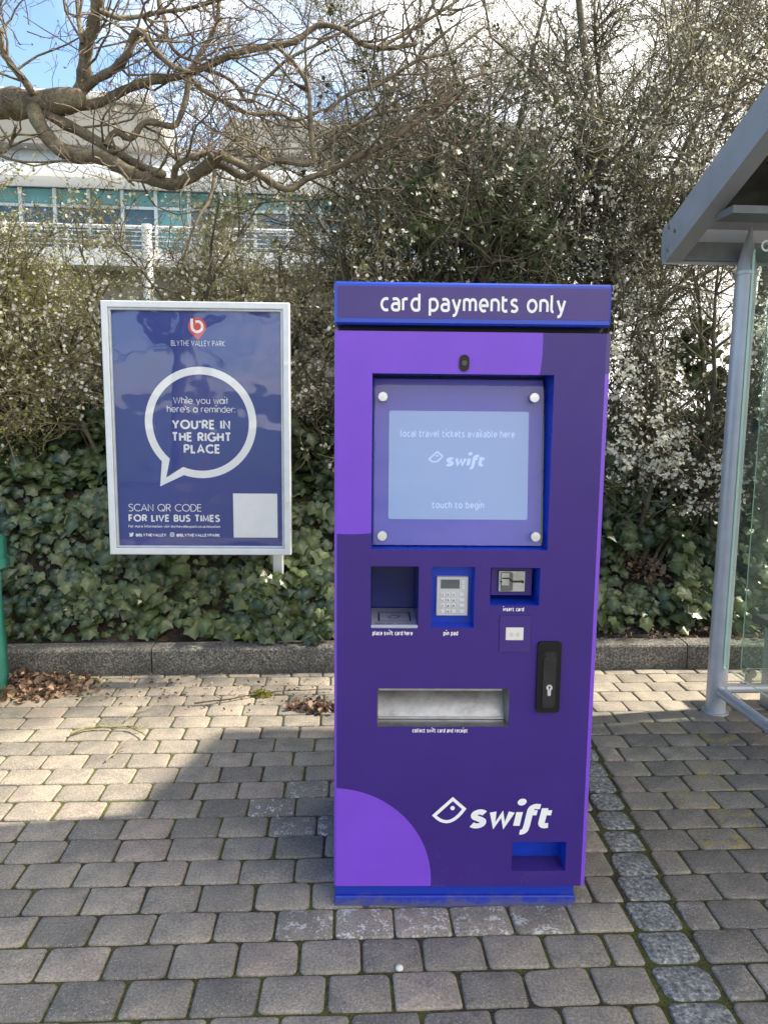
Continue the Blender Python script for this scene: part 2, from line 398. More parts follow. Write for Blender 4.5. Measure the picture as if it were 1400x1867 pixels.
# ------------------------------------------------------------------ materials
WHITE = plain('white_print', (0.80, 0.80, 0.80), 0.45, var=0.03)
STEEL = plain('brushed_steel', (0.55, 0.56, 0.57), 0.32, 1.0, 0.15, 30)
CHROME = plain('turned_aluminium', (0.72, 0.72, 0.71), 0.34, 0.6, 0.06, 60)
BLACK = plain('black_plastic', (0.007, 0.007, 0.008), 0.40, var=0.2, spec=0.3)
GAP = plain('gap_shade_black', (0.004, 0.004, 0.010), 0.6)  # near-black; the shade inside gaps and openings is put into this colour
GALV = plain('grey_powder_coat', (0.44, 0.455, 0.50), 0.40, 0.25, 0.10, 9, bmp=0.05)
DKGREY = plain('roof_grey_paint', (0.335, 0.338, 0.355), 0.45, 0.1, 0.10, 5)
SOFFIT = plain('dark_soffit', (0.060, 0.056, 0.050), 0.7, 0, 0.4, 9)  # dark brown, mottled at random
PWHITE = plain('white_frame_paint', (0.66, 0.69, 0.72), 0.35, 0, 0.06, 12)

# ------------------------------------------------------------------ the ground
PAV_YAW = radians(3.0)
cy, sy = cos(PAV_YAW), sin(PAV_YAW)
def pav(u, v): return (u * cy - v * sy, u * sy + v * cy)          # paving frame -> world
def kerb_y(x):                                                    # front foot of the kerb
    return np.interp(x, [-9, -4, -1.53, -0.27, 1.19, 1.85, 3, 9], [3.45, 3.87, 4.055, 4.147, 4.243, 4.262, 4.275, 4.30])

m_joint, t, b = new_mat('joint_moss_and_dirt')
n1 = noise(t, 2.2, 4); n2 = noise(t, 60, 4, 0.7); n3 = noise(t, 220, 2)
soil_c = ramp(t, n3, [(0.3, (0.014, 0.010, 0.007)), (0.7, (0.060, 0.045, 0.029))])
moss_c = ramp(t, n3, [(0.3, (0.025, 0.030, 0.005)), (0.7, (0.110, 0.115, 0.018))])
L(t, mixc(t, sstep(t, mth(t, 'MULTIPLY_ADD', n2, 0.7, mth(t, 'MULTIPLY', n1, 0.8)), 0.665, 0.78), soil_c, moss_c), b.inputs['Base Color'])
b.inputs['Roughness'].default_value = 0.95; bump(t, b, n3, 0.8, 0.006)

m_pav, t, b = new_mat('tumbled_paver_concrete')
at_ = N(t, 'ShaderNodeAttribute', attribute_name='tone'); se = N(t, 'ShaderNodeSeparateColor'); L(t, at_.outputs['Color'], se.inputs[0])
g1 = noise(t, 9, 5, 0.6); g2 = noise(t, 130, 3, 0.7); g3 = noise(t, 280, 2, 0.5)
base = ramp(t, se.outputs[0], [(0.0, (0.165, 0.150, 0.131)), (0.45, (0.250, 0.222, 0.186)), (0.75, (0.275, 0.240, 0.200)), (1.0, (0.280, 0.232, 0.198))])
base = mixc(t, 1.0, base, ramp(t, g1, [(0.3, (0.74, 0.76, 0.78)), (0.7, (1.22, 1.18, 1.12))]), 'MULTIPLY')
base = mixc(t, 1.0, base, ramp(t, noise(t, 1.7, 5, 0.65), [(0.32, (0.80, 0.80, 0.80)), (0.66, (1.14, 1.13, 1.11))]), 'MULTIPLY')
base = mixc(t, 1.0, base, ramp(t, g2, [(0.25, (0.50, 0.50, 0.50)), (0.5, (1, 1, 1)), (0.75, (1.55, 1.55, 1.55))]), 'MULTIPLY')
base = mixc(t, sstep(t, g3, 0.63, 0.72), base, (0.52, 0.50, 0.47, 1))
eff = mth(t, 'MULTIPLY', se.outputs[1], sstep(t, mth(t, 'ADD', mth(t, 'MULTIPLY', noise(t, 26, 4), 0.6), mth(t, 'MULTIPLY', noise(t, 120, 3), 0.5)), 0.585, 0.66))
base = mixc(t, eff, base, (0.60, 0.59, 0.57, 1))
lic = mth(t, 'MULTIPLY', se.outputs[2], sstep(t, mth(t, 'ADD', mth(t, 'MULTIPLY', noise(t, 14, 3), 0.7), mth(t, 'MULTIPLY', noise(t, 90, 3), 0.45)), 0.585, 0.66))
base = mixc(t, lic, base, ramp(t, g2, [(0.3, (0.30, 0.21, 0.03)), (0.7, (0.46, 0.36, 0.10))]))
L(t, base, b.inputs['Base Color']); L(t, mth(t, 'MULTIPLY_ADD', g2, 0.2, 0.68), b.inputs['Roughness'])
bump(t, b, mth(t, 'ADD', mth(t, 'MULTIPLY', g2, 0.6), mth(t, 'MULTIPLY', g1, 0.9)), 0.55, 0.006)

m_sett, t, b = new_mat('granite_sett')
g1 = noise(t, 70, 4, 0.75); g2 = noise(t, 12, 4); g3 = noise(t, 300, 2)
c = ramp(t, g1, [(0.32, (0.040, 0.041, 0.042)), (0.46, (0.160, 0.160, 0.158)), (0.56, (0.29, 0.288, 0.282)), (0.66, (0.56, 0.555, 0.54))])
c = mixc(t, 1.0, c, ramp(t, g2, [(0.3, (0.70, 0.72, 0.72)), (0.7, (1.15, 1.15, 1.13))]), 'MULTIPLY')
at_ = N(t, 'ShaderNodeAttribute', attribute_name='tone'); se = N(t, 'ShaderNodeSeparateColor'); L(t, at_.outputs['Color'], se.inputs[0])
lic = mth(t, 'MULTIPLY', se.outputs[2], sstep(t, noise(t, 22, 5, .7), 0.60, 0.68))
c = mixc(t, mth(t, 'MULTIPLY', lic, 0.6), c, (0.40, 0.30, 0.10, 1))
L(t, c, b.inputs['Base Color']); b.inputs['Roughness'].default_value = 0.6; bump(t, b, mth(t, 'ADD', g1, g2), 0.7, 0.008)

def pavers(name, rects, mat, jit, rng, corner):
    """rects: (u0,u1,v0,v1,tone,efflorescence,lichen) in the paving frame -> one rounded, tumbled block each"""
    V, Fq, tone = [], [], []
    K = 16
    for (u0, u1, v0, v1, tn, ef, li) in rects:
        o = len(V); hw, hh = (u1 - u0) / 2, (v1 - v0) / 2; uc, vc = (u0 + u1) / 2, (v0 + v1) / 2
        dz = rng.normal(0, 0.0012); tx, ty = rng.normal(0, 0.012, 2); rot = rng.normal(0, 0.012)
        ring = []
        for qd in range(4):
            sx, sy_ = ((1, 1), (-1, 1), (-1, -1), (1, -1))[qd]
            r = min(corner * rng.uniform(0.4, 1.8), hw * 0.6, hh * 0.6)
            for k in range(4):
                a = radians(90 * qd + 30 * k)
                ring.append((sx * (hw - r) + r * cos(a), sy_ * (hh - r) + r * sin(a)))
        ph = rng.uniform(0, 6.28, 4)
        wob = lambda x, y: 1 + jit * 12 * (0.45 * sin(2 * atan2(y, x) + ph[0]) + 0.35 * sin(5 * atan2(y, x) + ph[1]) + 0.30 * sin(9 * atan2(y, x) + ph[2]))
        ring = [((x * cos(rot) - y * sin(rot)) * wob(x, y), (x * sin(rot) + y * cos(rot)) * wob(x, y)) for x, y in ring]
        for sc_, z in ((0.0, 0), (0.90, -0.0002), (0.965, -0.0018), (1.0, -0.0062), (1.0, -0.03)):
            ins = (1 - sc_) * 0.085 if sc_ > 0 else 0
            for i, (x, y) in enumerate(ring):
                if sc_ == 0.0:
                    if i == 0: V.append((*pav(uc, vc), dz + 0.0006)); tone.append((tn, ef, li, 1))
                    continue
                m = 1 - ins / sqrt(x * x + y * y); x2, y2 = x * m, y * m
                V.append((*pav(uc + x2, vc + y2), z + dz + tx * x2 * 0.5 + ty * y2 * 0.5 + (rng.normal(0, 0.0004) if sc_ > .93 else 0))); tone.append((tn, ef, li, 1))
        for i in range(K):
            j = (i + 1) % K
            Fq.append((o, o + 1 + i, o + 1 + j, o + 1 + j))
            for rr in range(3): Fq.append((o + 1 + rr * K + i, o + 1 + (rr + 1) * K + i, o + 1 + (rr + 1) * K + j, o + 1 + rr * K + j))
    me = bpy.data.meshes.new(name)
    me.from_pydata(V, [], [f[:3] if f[2] == f[3] else f for f in Fq])
    ca = me.color_attributes.new('tone', 'FLOAT_COLOR', 'POINT'); ca.data.foreach_set('color', np.array(tone, np.float32).ravel())
    me.polygons.foreach_set('use_smooth', [True] * len(me.polygons)); me.materials.append(mat); me.update()
    o = bpy.data.objects.new(name, me); COL.objects.link(o); return o

rng = np.random.default_rng(21)
ROW, PW, JT = 0.1325, 0.1725, 0.0066
rects, setts = [], []
def band_l(v): return np.interp(v, [0.0, 1.6, 2.0, 2.8, 4.2], [0.70, 0.800, 0.838, 0.955, 1.075])   # in paving u (world x is about u - 0.05 v)
def inv_pav(x, y): return (x * cy + y * sy, -x * sy + y * cy)
V0 = inv_pav(-0.137, 2.1166)[1] - 0.012
for r in range(-17, 19):
    v0 = V0 + r * ROW; v1 = v0 + ROW; vm = (v0 + v1) / 2
    bl = band_l(vm); br = bl + np.interp(vm, [1.6, 2.8], [0.165, 0.120])
    off = (0.5 if r % 2 else 0.0) * PW + rng.normal(0, 0.010)
    def put(u0, u1):
        x, y = pav((u0 + u1) / 2, vm)
        if y > kerb_y(x) + 0.05: return
        tn = np.clip(rng.normal(0.48, 0.32), 0, 1); ef = li = 0.0
        if -0.35 < x < 0.50 and 1.95 < y < 2.12: ef = rng.uniform(0.55, 0.9)
        elif -0.46 < x < -0.13 and 2.1 < y < 2.85 and rng.random() < 0.55: ef = rng.uniform(0.3, 0.9)
        elif rng.random() < 0.03: ef = 0.25
        if x > 1.15 and 2.2 < y < 3.5 and rng.random() < 0.5: li = rng.uniform(0.5, 1.0)
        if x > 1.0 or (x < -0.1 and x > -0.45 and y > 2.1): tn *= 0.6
        j = JT * rng.uniform(0.6, 1.5)
        rects.append((u0 + j / 2, u1 - j / 2, v0 + JT / 2 * rng.uniform(.7, 1.5), v1 - JT / 2 * rng.uniform(.7, 1.5), tn, ef, li))
    # leftwards from the sett band, the first one cut to fit
    u = bl - 0.006; first = (0.55 + 0.45 * ((r % 2))) * PW * rng.uniform(0.85, 1.0)
    put(u - first, u); u -= first
    while u > -5.2:
        w = PW * rng.normal(1.0, 0.018); put(u - w, u); u -= w
    u = br + 0.006; first = (0.60 + 0.40 * ((r + 1) % 2)) * PW * rng.uniform(0.85, 1.05)
    put(u, u + first); u += first
    while u < 5.6:
        w = PW * rng.normal(1.03, 0.02); put(u, u + w); u += w
    x, y = pav((bl + br) / 2, vm)
    if y < kerb_y(x): setts.append((bl + 0.006, br - 0.006, v0 + 0.006 + rng.normal(0, .002), v1 - 0.006 + rng.normal(0, .002), rng.random(), 0, 1.0 if rng.random() < 0.16 else 0))
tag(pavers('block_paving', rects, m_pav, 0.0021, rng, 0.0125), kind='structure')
tag(pavers('granite_sett_paving', setts, m_sett, 0.0028, rng, 0.022), kind='structure')
mb = MB()
xs = [-9, -4, -1.53, -0.27, 1.19, 1.85, 3, 9]
mb.add([(x, -0.4, -0.0070) for x in xs] + [(x, kerb_y(x) + 0.06, -0.0070) for x in xs], [[i, i + 1, 8 + i + 1, 8 + i] for i in range(7)])
tag(mb.build('paving_joint_bed', m_joint), kind='structure')

m_asph, t, b = new_mat('asphalt')
L(t, ramp(t, noise(t, 90, 4, 0.7), [(0.3, (0.030, 0.030, 0.032)), (0.7, (0.085, 0.083, 0.080))]), b.inputs['Base Color']); b.inputs['Roughness'].default_value = 0.85
bump(t, b, noise(t, 160, 2), 0.4, 0.004)
mb = MB(); mb.box(-60, 60, -9.0, -0.55, -0.20, -0.11); tag(mb.build('road', m_asph), kind='structure')
m_lawn, t, b = new_mat('rough_grass')
L(t, ramp(t, noise(t, 3, 6, 0.7), [(0.3, (0.035, 0.060, 0.015)), (0.7, (0.085, 0.115, 0.030))]), b.inputs['Base Color']); b.inputs['Roughness'].default_value = 0.9
mb = MB(); mb.add([(-1500, -1500, -0.22), (1500, -1500, -0.22), (1500, 1500, -0.22), (-1500, 1500, -0.22)], [[0, 1, 2, 3]])
tag(mb.build('ground', m_lawn), kind='structure')

# kerb: long concrete units
m_kerb, t, b = new_mat('kerb_concrete')
k1 = noise(t, 5, 5); k2 = noise(t, 85, 4, 0.8); sp = N(t, 'ShaderNodeSeparateXYZ'); tcn = N(t, 'ShaderNodeTexCoord'); L(t, tcn.outputs['Object'], sp.inputs[0])
c = ramp(t, k2, [(0.34, (0.030, 0.028, 0.025)), (0.5, (0.140, 0.132, 0.120)), (0.66, (0.40, 0.38, 0.35))])
c = mixc(t, 1.0, c, ramp(t, k1, [(0.3, (0.62, 0.62, 0.60)), (0.7, (1.12, 1.10, 1.06))]), 'MULTIPLY')
stain = sstep(t, mth(t, 'ADD', sp.outputs[2], mth(t, 'MULTIPLY', k1, 0.12)), 0.14, 0.06)
c = mixc(t, mth(t, 'MULTIPLY', stain, 0.45), c, (0.035, 0.032, 0.026, 1))
L(t, c, b.inputs['Base Color']); b.inputs['Roughness'].default_value = 0.9; bump(t, b, mth(t, 'ADD', k2, mth(t, 'MULTIPLY', k1, 0.4)), 0.6, 0.006)
mb = MB(); x = -6.30
while x < 7.5:
    x1 = x + 1.006
    a0, a1 = np.array([x + 0.003, kerb_y(x)]), np.array([x1 - 0.003, kerb_y(x1)])
    d = unit(a1 - a0); nn = np.array([-d[1], d[0]]); H = 0.150 + 0.003 * sin(x * 7)
    prof = [(0, -0.05), (0.004, H - 0.016), (0.009, H - 0.006), (0.020, H), (0.125, H), (0.125, -0.05)]
    v = [(*(e + nn * q), z) for e in (a0, a1) for q, z in prof]
    mb.add(v, [[i, (i + 1) % 6, 6 + (i + 1) % 6, 6 + i][::-1] for i in range(6)] + [[0, 1, 2, 3, 4, 5], [11, 10, 9, 8, 7, 6]])
    x = x1
tag(mb.build('kerb', m_kerb), kind='structure')

# soil bank behind the kerb; its rise is added to keep hedge gaps dark
def bank_z(x, y):
    s = np.clip((y - kerb_y(x) - 0.16) / np.interp(x, [-0.2, 0.9], [0.55, 0.75]), 0, 8)
    steep = np.interp(x, [-2.5, -0.3, 0.9, 2.2], [1.0, 0.95, 0.88, 0.85])
    return 0.138 + steep * 0.80 * np.clip(s - 0.12, 0, 1) ** 1.15 + 0.12 * np.clip(s - 1, 0, 2) + 0.015 * np.sin(9 * x) * np.cos(7 * y)
m_soil, t, b = new_mat('dark_soil_and_leaf_mould')
n1 = noise(t, 45, 5, 0.75); n2 = noise(t, 6, 4)
c = ramp(t, n1, [(0.3, (0.010, 0.007, 0.005)), (0.55, (0.040, 0.028, 0.019)), (0.75, (0.120, 0.085, 0.056))])
c = mixc(t, sstep(t, n2, 0.56, 0.66), c, (0.030, 0.034, 0.010, 1))
L(t, c, b.inputs['Base Color']); b.inputs['Roughness'].default_value = 0.95; bump(t, b, n1, 1.0, 0.02)
gx = np.linspace(-9, 9, 181); gs = np.concatenate([np.linspace(0.118, 1.3, 28), np.linspace(1.4, 14, 22)])
V = np.array([(x, kerb_y(x) + s, bank_z(x, kerb_y(x) + s)) for s in gs for x in gx])
V[:, 2] += np.where(V[:, 1] - kerb_y(V[:, 0]) > 0.14, 0.012 * lump(V * 1.0, 14, 2), 0)
nx = len(gx); Fq = np.array([(j * nx + i, j * nx + i + 1, (j + 1) * nx + i + 1, (j + 1) * nx + i) for j in range(len(gs) - 1) for i in range(nx - 1)])
tag(np_mesh('soil_bank_terrain', V, Fq, m_soil, smooth=True), kind='structure')

# ------------------------------------------------------------------ building behind the hedge
BY, BYAW = 24.0, radians(4.6)
BO = (-12.0, BY - 12.0 * 0 - 0.97, 0)
def bld(px, py, y0=0.0): return on_plane(px, py, BO, BYAW, y0)
m_teal, t, b = new_mat('teal_spandrel_glass'); b.inputs['Base Color'].default_value = (0.090, 0.245, 0.275, 1); b.inputs['Roughness'].default_value = 0.12
m_win, t, b = new_mat('window_glass')
L(t, ramp(t, noise(t, 0.55, 3), [(0.35, (0.020, 0.048, 0.085)), (0.65, (0.050, 0.105, 0.150))]), b.inputs['Base Color']); b.inputs['Roughness'].default_value = 0.06
m_clad = plain('silver_cladding', (0.46, 0.50, 0.54), 0.4, 0.2, 0.05, 0.6)
m_bwhite = plain('white_render', (0.72, 0.72, 0.72), 0.6, 0, 0.05, 1.5)
m_beige = plain('beige_roof_fascia', (0.36, 0.34, 0.30), 0.6, 0, 0.06, 0.8)
m_mull = plain('aluminium_mullion', (0.40, 0.46, 0.49), 0.4, 0.3, 0.05)
m_under = plain('shaded_render', (0.22, 0.20, 0.18), 0.8, 0, 0.2, 1.2)  # darkened render; the shade under the balcony is put into its colour
bt = thing('office_building', 'white office building with teal glazed upper floor and railed balcony beyond the hedge', 'building', BO, BYAW)
xa, zt1 = bld(0, 332); _, zt2 = bld(0, 366); _, zw2 = bld(0, 462)
_, ze = bld(0, 310); _, zc = bld(0, 265); _, zr = bld(0, 206)
X0, X1 = -14.0, bld(985, 400)[0]
mb = MB(); mb.box(X0, X1, 0.5, 9.0, -0.5, zw2 - 0.25); mb.box(X0, X1, 0.32, 9.0, zt1 + 0.02, zc); mb.box(X0, X1, 0.60, 9.0, zw2 - 0.25, zt1 + 0.02)
for k in range(40): mb.box(X0 + k * 1.02 - 0.015, X0 + k * 1.02 + 0.015, 0.295, 0.318, ze + 0.05, zc - 0.02, 1)
mb.build('wall', [m_clad, m_mull], bt)
mb = MB(); mb.box(X0, X1, -0.9, 0.30, zt1 - 0.02, ze, bev=0.06); mb.build('eaves', m_bwhite, bt)
bay = bld(94, 380)[0] - bld(31, 380)[0]; xb = bld(31, 380)[0] - 6 * bay
for k in range(int((X1 - xb) / bay)):
    u0, u1 = xb + k * bay, xb + (k + 1) * bay
    if u1 < xa - 2 or u0 > bld(1000, 400)[0]: continue
    fr = MB(); fr.box(u0 - 0.05, u0 + 0.05, 0.30, 0.52, zw2, zt1 - 0.03); fr.box(u0 + 0.052, u1 - 0.052, 0.36, 0.52, zt2 - 0.04, zt2 + 0.04)
    f = fr.build('window', m_mull, bt)
    p = MB(); p.box(u0 + 0.052, u1 - 0.052, 0.44, 0.47, zt2 + 0.042, zt1 - 0.03); p.build('spandrel_pane', m_teal, f)
    p = MB(); p.box(u0 + 0.052, u1 - 0.052, 0.45, 0.48, zw2, zt2 - 0.042); p.build('pane', m_teal if k % 6 == 4 else m_win, f)
mb = MB()
mb.prism([(X0, zc + 0.002), (bld(312, 264)[0], zc + 0.002), (bld(284, 222)[0], zr + 0.05), (bld(240, 210)[0], zr + 0.22), (bld(120, 203)[0], zr + 0.30), (X0, zr + 0.3)], -0.3, 5.0)
mb.prism([(bld(400, 264)[0], zc + 0.002), (X1, zc + 0.002), (X1, zr + 0.1), (bld(420, 216)[0], zr)], -0.3, 5.0)
ro = mb.build('roof', m_beige, bt)
mb = MB(); mb.box(bld(314, 264)[0], bld(398, 264)[0], 1.0, 4.0, zc + 0.004, zc + 0.42); mb.box(X0, bld(285, 220)[0], -0.7, 5.2, zr + 0.302, zr + 0.46, bev=0.05); mb.build('roof_edge', m_bwhite, ro)
zs = bld(400, 458, -3.0)[1]; zrail = bld(200, 411, -3.0)[1]
mb = MB(); mb.box(X0, X1, -3.0, 0.28, zs - 0.42, zs); mb.build('balcony_slab', m_bwhite, bt)
rl = MB(); rl.tube([(X0, -2.9, zrail), (X1, -2.9, zrail)], 0.045, 6)
for q in range(1, 5): rl.tube([(X0, -2.9, zs + (zrail - zs) * q / 5), (X1, -2.9, zs + (zrail - zs) * q / 5)], 0.014, 5)
xx = bld(204, 420, -3.0)[0]
for k in range(-6, 10): rl.tube([(xx + k * 1.12, -2.9, zs), (xx + k * 1.12, -2.9, zrail)], 0.032, 6)
rl.build('railing', plain('white_railing', (0.62, 0.63, 0.65), 0.4), bt)
for px in (8, 270, 394, 640):
    u = bld(px, 480, -3.1)[0]; c_ = MB(); c_.tube([(u, -3.12, 0.3), (u, -3.12, zrail + 0.02)], 0.13, 10); c_.build('column', m_bwhite, bt)
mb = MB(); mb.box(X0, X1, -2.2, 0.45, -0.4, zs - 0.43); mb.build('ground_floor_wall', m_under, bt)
# ------------------------------------------------------------------ ticket machine
KO, KYAW = (-0.137, 2.1166, 0.0), radians(1.05)
def fc(px, py): return on_plane(px, py, KO, KYAW)
FW, CH = 0.7365, 0.0145                                   # face width, folded right edge
Z0, Z1 = 0.063, 1.6825
c1 = fc(638, 626); r1 = 0.5 * (fc(988, 612)[0] - c1[0] + c1[1] - fc(640, 976)[1])
c2 = fc(606, 1606); r2 = 0.5 * (c2[1] * 0 + fc(780, 1600)[0] - c2[0] + fc(612, 1432)[1] - c2[1])
LP, DP = (0.180, 0.064, 0.57), (0.043, 0.019, 0.180)
m_face, t, b = new_mat('purple_vinyl_wrap')
tcn = N(t, 'ShaderNodeTexCoord'); sp = N(t, 'ShaderNodeSeparateXYZ'); L(t, tcn.outputs['Object'], sp.inputs[0])
def disc(cu, cz, r):
    a = mth(t, 'POWER', mth(t, 'SUBTRACT', sp.outputs[0], cu), 2.0); c = mth(t, 'POWER', mth(t, 'SUBTRACT', sp.outputs[2], cz), 2.0)
    return mth(t, 'LESS_THAN', mth(t, 'SQRT', mth(t, 'ADD', a, c)), r)
mask = mth(t, 'MAXIMUM', disc(c1[0], c1[1], r1), disc(c2[0], c2[1], r2))
n1 = noise(t, 5, 4)
cc = mixc(t, mask, (*DP, 1), (*LP, 1)); cc = mixc(t, 1.0, cc, ramp(t, n1, [(0.3, (0.94, 0.94, 0.94)), (0.7, (1.06, 1.06, 1.06))]), 'MULTIPLY')
dust = mth(t, 'MULTIPLY', sstep(t, mth(t, 'SUBTRACT', mth(t, 'ADD', noise(t, 210, 3, 0.7), mth(t, 'MULTIPLY', noise(t, 11, 4), 0.35)), mth(t, 'MULTIPLY', sp.outputs[2], 0.30)), 0.76, 0.86), 0.35)
cc = mixc(t, dust, cc, (0.30, 0.27, 0.24, 1))
L(t, cc, b.inputs['Base Color']); L(t, mth(t, 'MULTIPLY_ADD', noise(t, 14, 4), 0.16, 0.30), b.inputs['Roughness']); b.inputs['Specular IOR Level'].default_value = 0.35
bump(t, b, noise(t, 7, 3), 0.05, 0.01)
m_edge, t, b = new_mat('purple_vinyl_edge')
tcn = N(t, 'ShaderNodeTexCoord'); sp = N(t, 'ShaderNodeSeparateXYZ'); L(t, tcn.outputs['Object'], sp.inputs[0])
L(t, mixc(t, mth(t, 'GREATER_THAN', sp.outputs[2], fc(1100, 682)[1]), (*LP, 1), (*DP, 1)), b.inputs['Base Color']); b.inputs['Roughness'].default_value = 0.35
m_dp = plain('dark_purple_vinyl', DP, 0.36, var=0.04)
m_lp = plain('light_purple_vinyl', LP, 0.36, var=0.04)
m_blue = plain('royal_blue_paint', (0.008, 0.045, 0.46), 0.30, var=0.12, nscale=9)
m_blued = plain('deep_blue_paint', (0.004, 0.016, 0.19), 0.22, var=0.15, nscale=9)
m_plinth, t, b = new_mat('blue_plinth_splashed_with_dirt')
tcn = N(t, 'ShaderNodeTexCoord'); sp = N(t, 'ShaderNodeSeparateXYZ'); L(t, tcn.outputs['Object'], sp.inputs[0])
dn = mth(t, 'SUBTRACT', mth(t, 'ADD', mth(t, 'MULTIPLY', noise(t, 24, 5, 0.7), 0.75), mth(t, 'MULTIPLY', noise(t, 160, 3, 0.7), 0.55)), mth(t, 'MULTIPLY', sp.outputs[2], 9.0))
L(t, mixc(t, mth(t, 'MULTIPLY', sstep(t, dn, 0.34, 0.72), 0.70), (0.005, 0.030, 0.36, 1), (0.13, 0.115, 0.095, 1)), b.inputs['Base Color']); b.inputs['Roughness'].default_value = 0.5

km = thing('ticket_machine', 'tall purple ticket machine with touch screen and blue trim standing on the pavers', 'ticket machine', KO, KYAW)
def av(*v): return sum(v) / len(v)
def hole(tl, tr, bl, br):
    a, b_, c, d = fc(*tl), fc(*tr), fc(*bl), fc(*br)
    return (av(a[0], c[0]), av(b_[0], d[0]), av(c[1], d[1]), av(a[1], b_[1]))
HS = hole((679.5, 680.5), (1012, 683.6), (675.6, 1001.4), (996, 1003.7))
HA = hole((676.5, 1032.3), (763.7, 1032.8), (675, 1145), (762, 1146))
HB = hole((788, 1033.3), (866, 1033.6), (785, 1144.3), (864, 1145))
HC = hole((894.9, 1035), (984.5, 1035.7), (892.4, 1103.5), (982.9, 1105))
HT = hole((688.3, 1254.6), (927.8, 1256.8), (687.9, 1324.3), (926.8, 1325.4))
HD = hole((933.7, 1534.5), (1031.8, 1535.2), (931.9, 1587.5), (1030.3, 1587.5))
holes = [HS, HA, HB, HC, HT, HD]
us = sorted({0.006, FW} | {h[0] for h in holes} | {h[1] for h in holes}); zs_ = sorted({Z0, Z1} | {h[2] for h in holes} | {h[3] for h in holes})
mb = MB()
for i in range(len(us) - 1):
    for j in range(len(zs_) - 1):
        um, zm_ = (us[i] + us[i + 1]) / 2, (zs_[j] + zs_[j + 1]) / 2
        if any(h[0] < um < h[1] and h[2] < zm_ < h[3] for h in holes): continue
        mb.add([(us[i], 0, zs_[j]), (us[i + 1], 0, zs_[j]), (us[i + 1], 0, zs_[j + 1]), (us[i], 0, zs_[j + 1])], [[0, 1, 2, 3]])
mb.add([(0.006, 0, Z0), (0.006, 0, Z1), (-0.001, 0.006, Z1), (-0.001, 0.006, Z0), (-0.001, 0.03, Z1), (-0.001, 0.03, Z0)], [[0, 1, 2, 3], [3, 2, 4, 5]], 1)
mb.add([(FW, 0, Z0), (FW, 0, Z1), (FW + 0.011, 0.004, Z1), (FW + 0.011, 0.004, Z0), (FW + CH, 0.012, Z1), (FW + CH, 0.012, Z0), (FW + CH, 0.03, Z1), (FW + CH, 0.03, Z0)], [[0, 3, 2, 1], [3, 5, 4, 2], [5, 7, 6, 4]], 2)
mb.add([(0.006, 0, Z1), (FW, 0, Z1), (FW + 0.011, 0.004, Z1), (FW + CH, 0.012, Z1), (FW + CH, 0.03, Z1), (-0.001, 0.03, Z1), (-0.001, 0.006, Z1)], [list(range(7))], 1)
mb.add([(0.006, 0, Z0), (FW, 0, Z0), (FW + 0.011, 0.004, Z0), (FW + CH, 0.012, Z0), (FW + CH, 0.03, Z0), (-0.001, 0.03, Z0), (-0.001, 0.006, Z0)], [list(range(7))[::-1]], 1)
door = mb.build('front_door', [m_face, m_lp, m_edge], km)
mb = MB(); mb.box(0.000, 0.7480, 0.0305, 0.66, Z0 + 0.001, Z1 + 0.004, skip=('front',)); mb.build('body', m_dp, km)
mb = MB(); mb.box(0.010, 0.735, 0.060, 0.60, Z1 + 0.0045, 1.7005); mb.build('shadow_gap', GAP, km)  # blue paint in deep shade, put in as a near-black colour
mb = MB(); mb.box(0.004, 0.719, 0.012, 0.64, 0.0295, Z0 - 0.0005); mb.box(0.0, 0.7230, 0.0, 0.65, -0.012, 0.029, bev=0.003); mb.build('plinth', m_plinth, km)
mb = MB(); mb.box(-0.0016, 0.7447, -0.004, 0.68, 1.7000, 1.8110, bev=0.005); cap = mb.build('top_box', m_blue, km)
a, c = fc(616, 521), fc(1109.5, 585)
mb = MB(); mb.box(a[0], c[0], -0.0056, -0.0038, c[1] + 0.0005, a[1] - 0.0005); sg = mb.build('sign_panel', m_dp, cap)
def kp(y): return lambda u, z, off: (u, y - off, z)
mb = MB(); a, c = fc(693.4, 568.2), fc(1029.7, 568.6); xh = fc(700, 542.2)[1] - a[1]
write(mb, 'card payments only', a[0], c[0], a[1], xh, xh * 0.20, kp(-0.0068), gap=0.14); mb.build('heading_lettering', WHITE, cap)

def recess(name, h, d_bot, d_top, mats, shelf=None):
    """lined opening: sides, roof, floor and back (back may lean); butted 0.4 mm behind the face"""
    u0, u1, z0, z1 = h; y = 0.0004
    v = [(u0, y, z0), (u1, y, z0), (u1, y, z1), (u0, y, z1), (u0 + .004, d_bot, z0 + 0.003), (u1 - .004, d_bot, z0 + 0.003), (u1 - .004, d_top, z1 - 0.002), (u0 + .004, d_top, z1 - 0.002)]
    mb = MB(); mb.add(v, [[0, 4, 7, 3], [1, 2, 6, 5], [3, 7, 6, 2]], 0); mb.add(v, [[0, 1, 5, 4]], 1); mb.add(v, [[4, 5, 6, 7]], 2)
    return mb.build(name, mats, km)
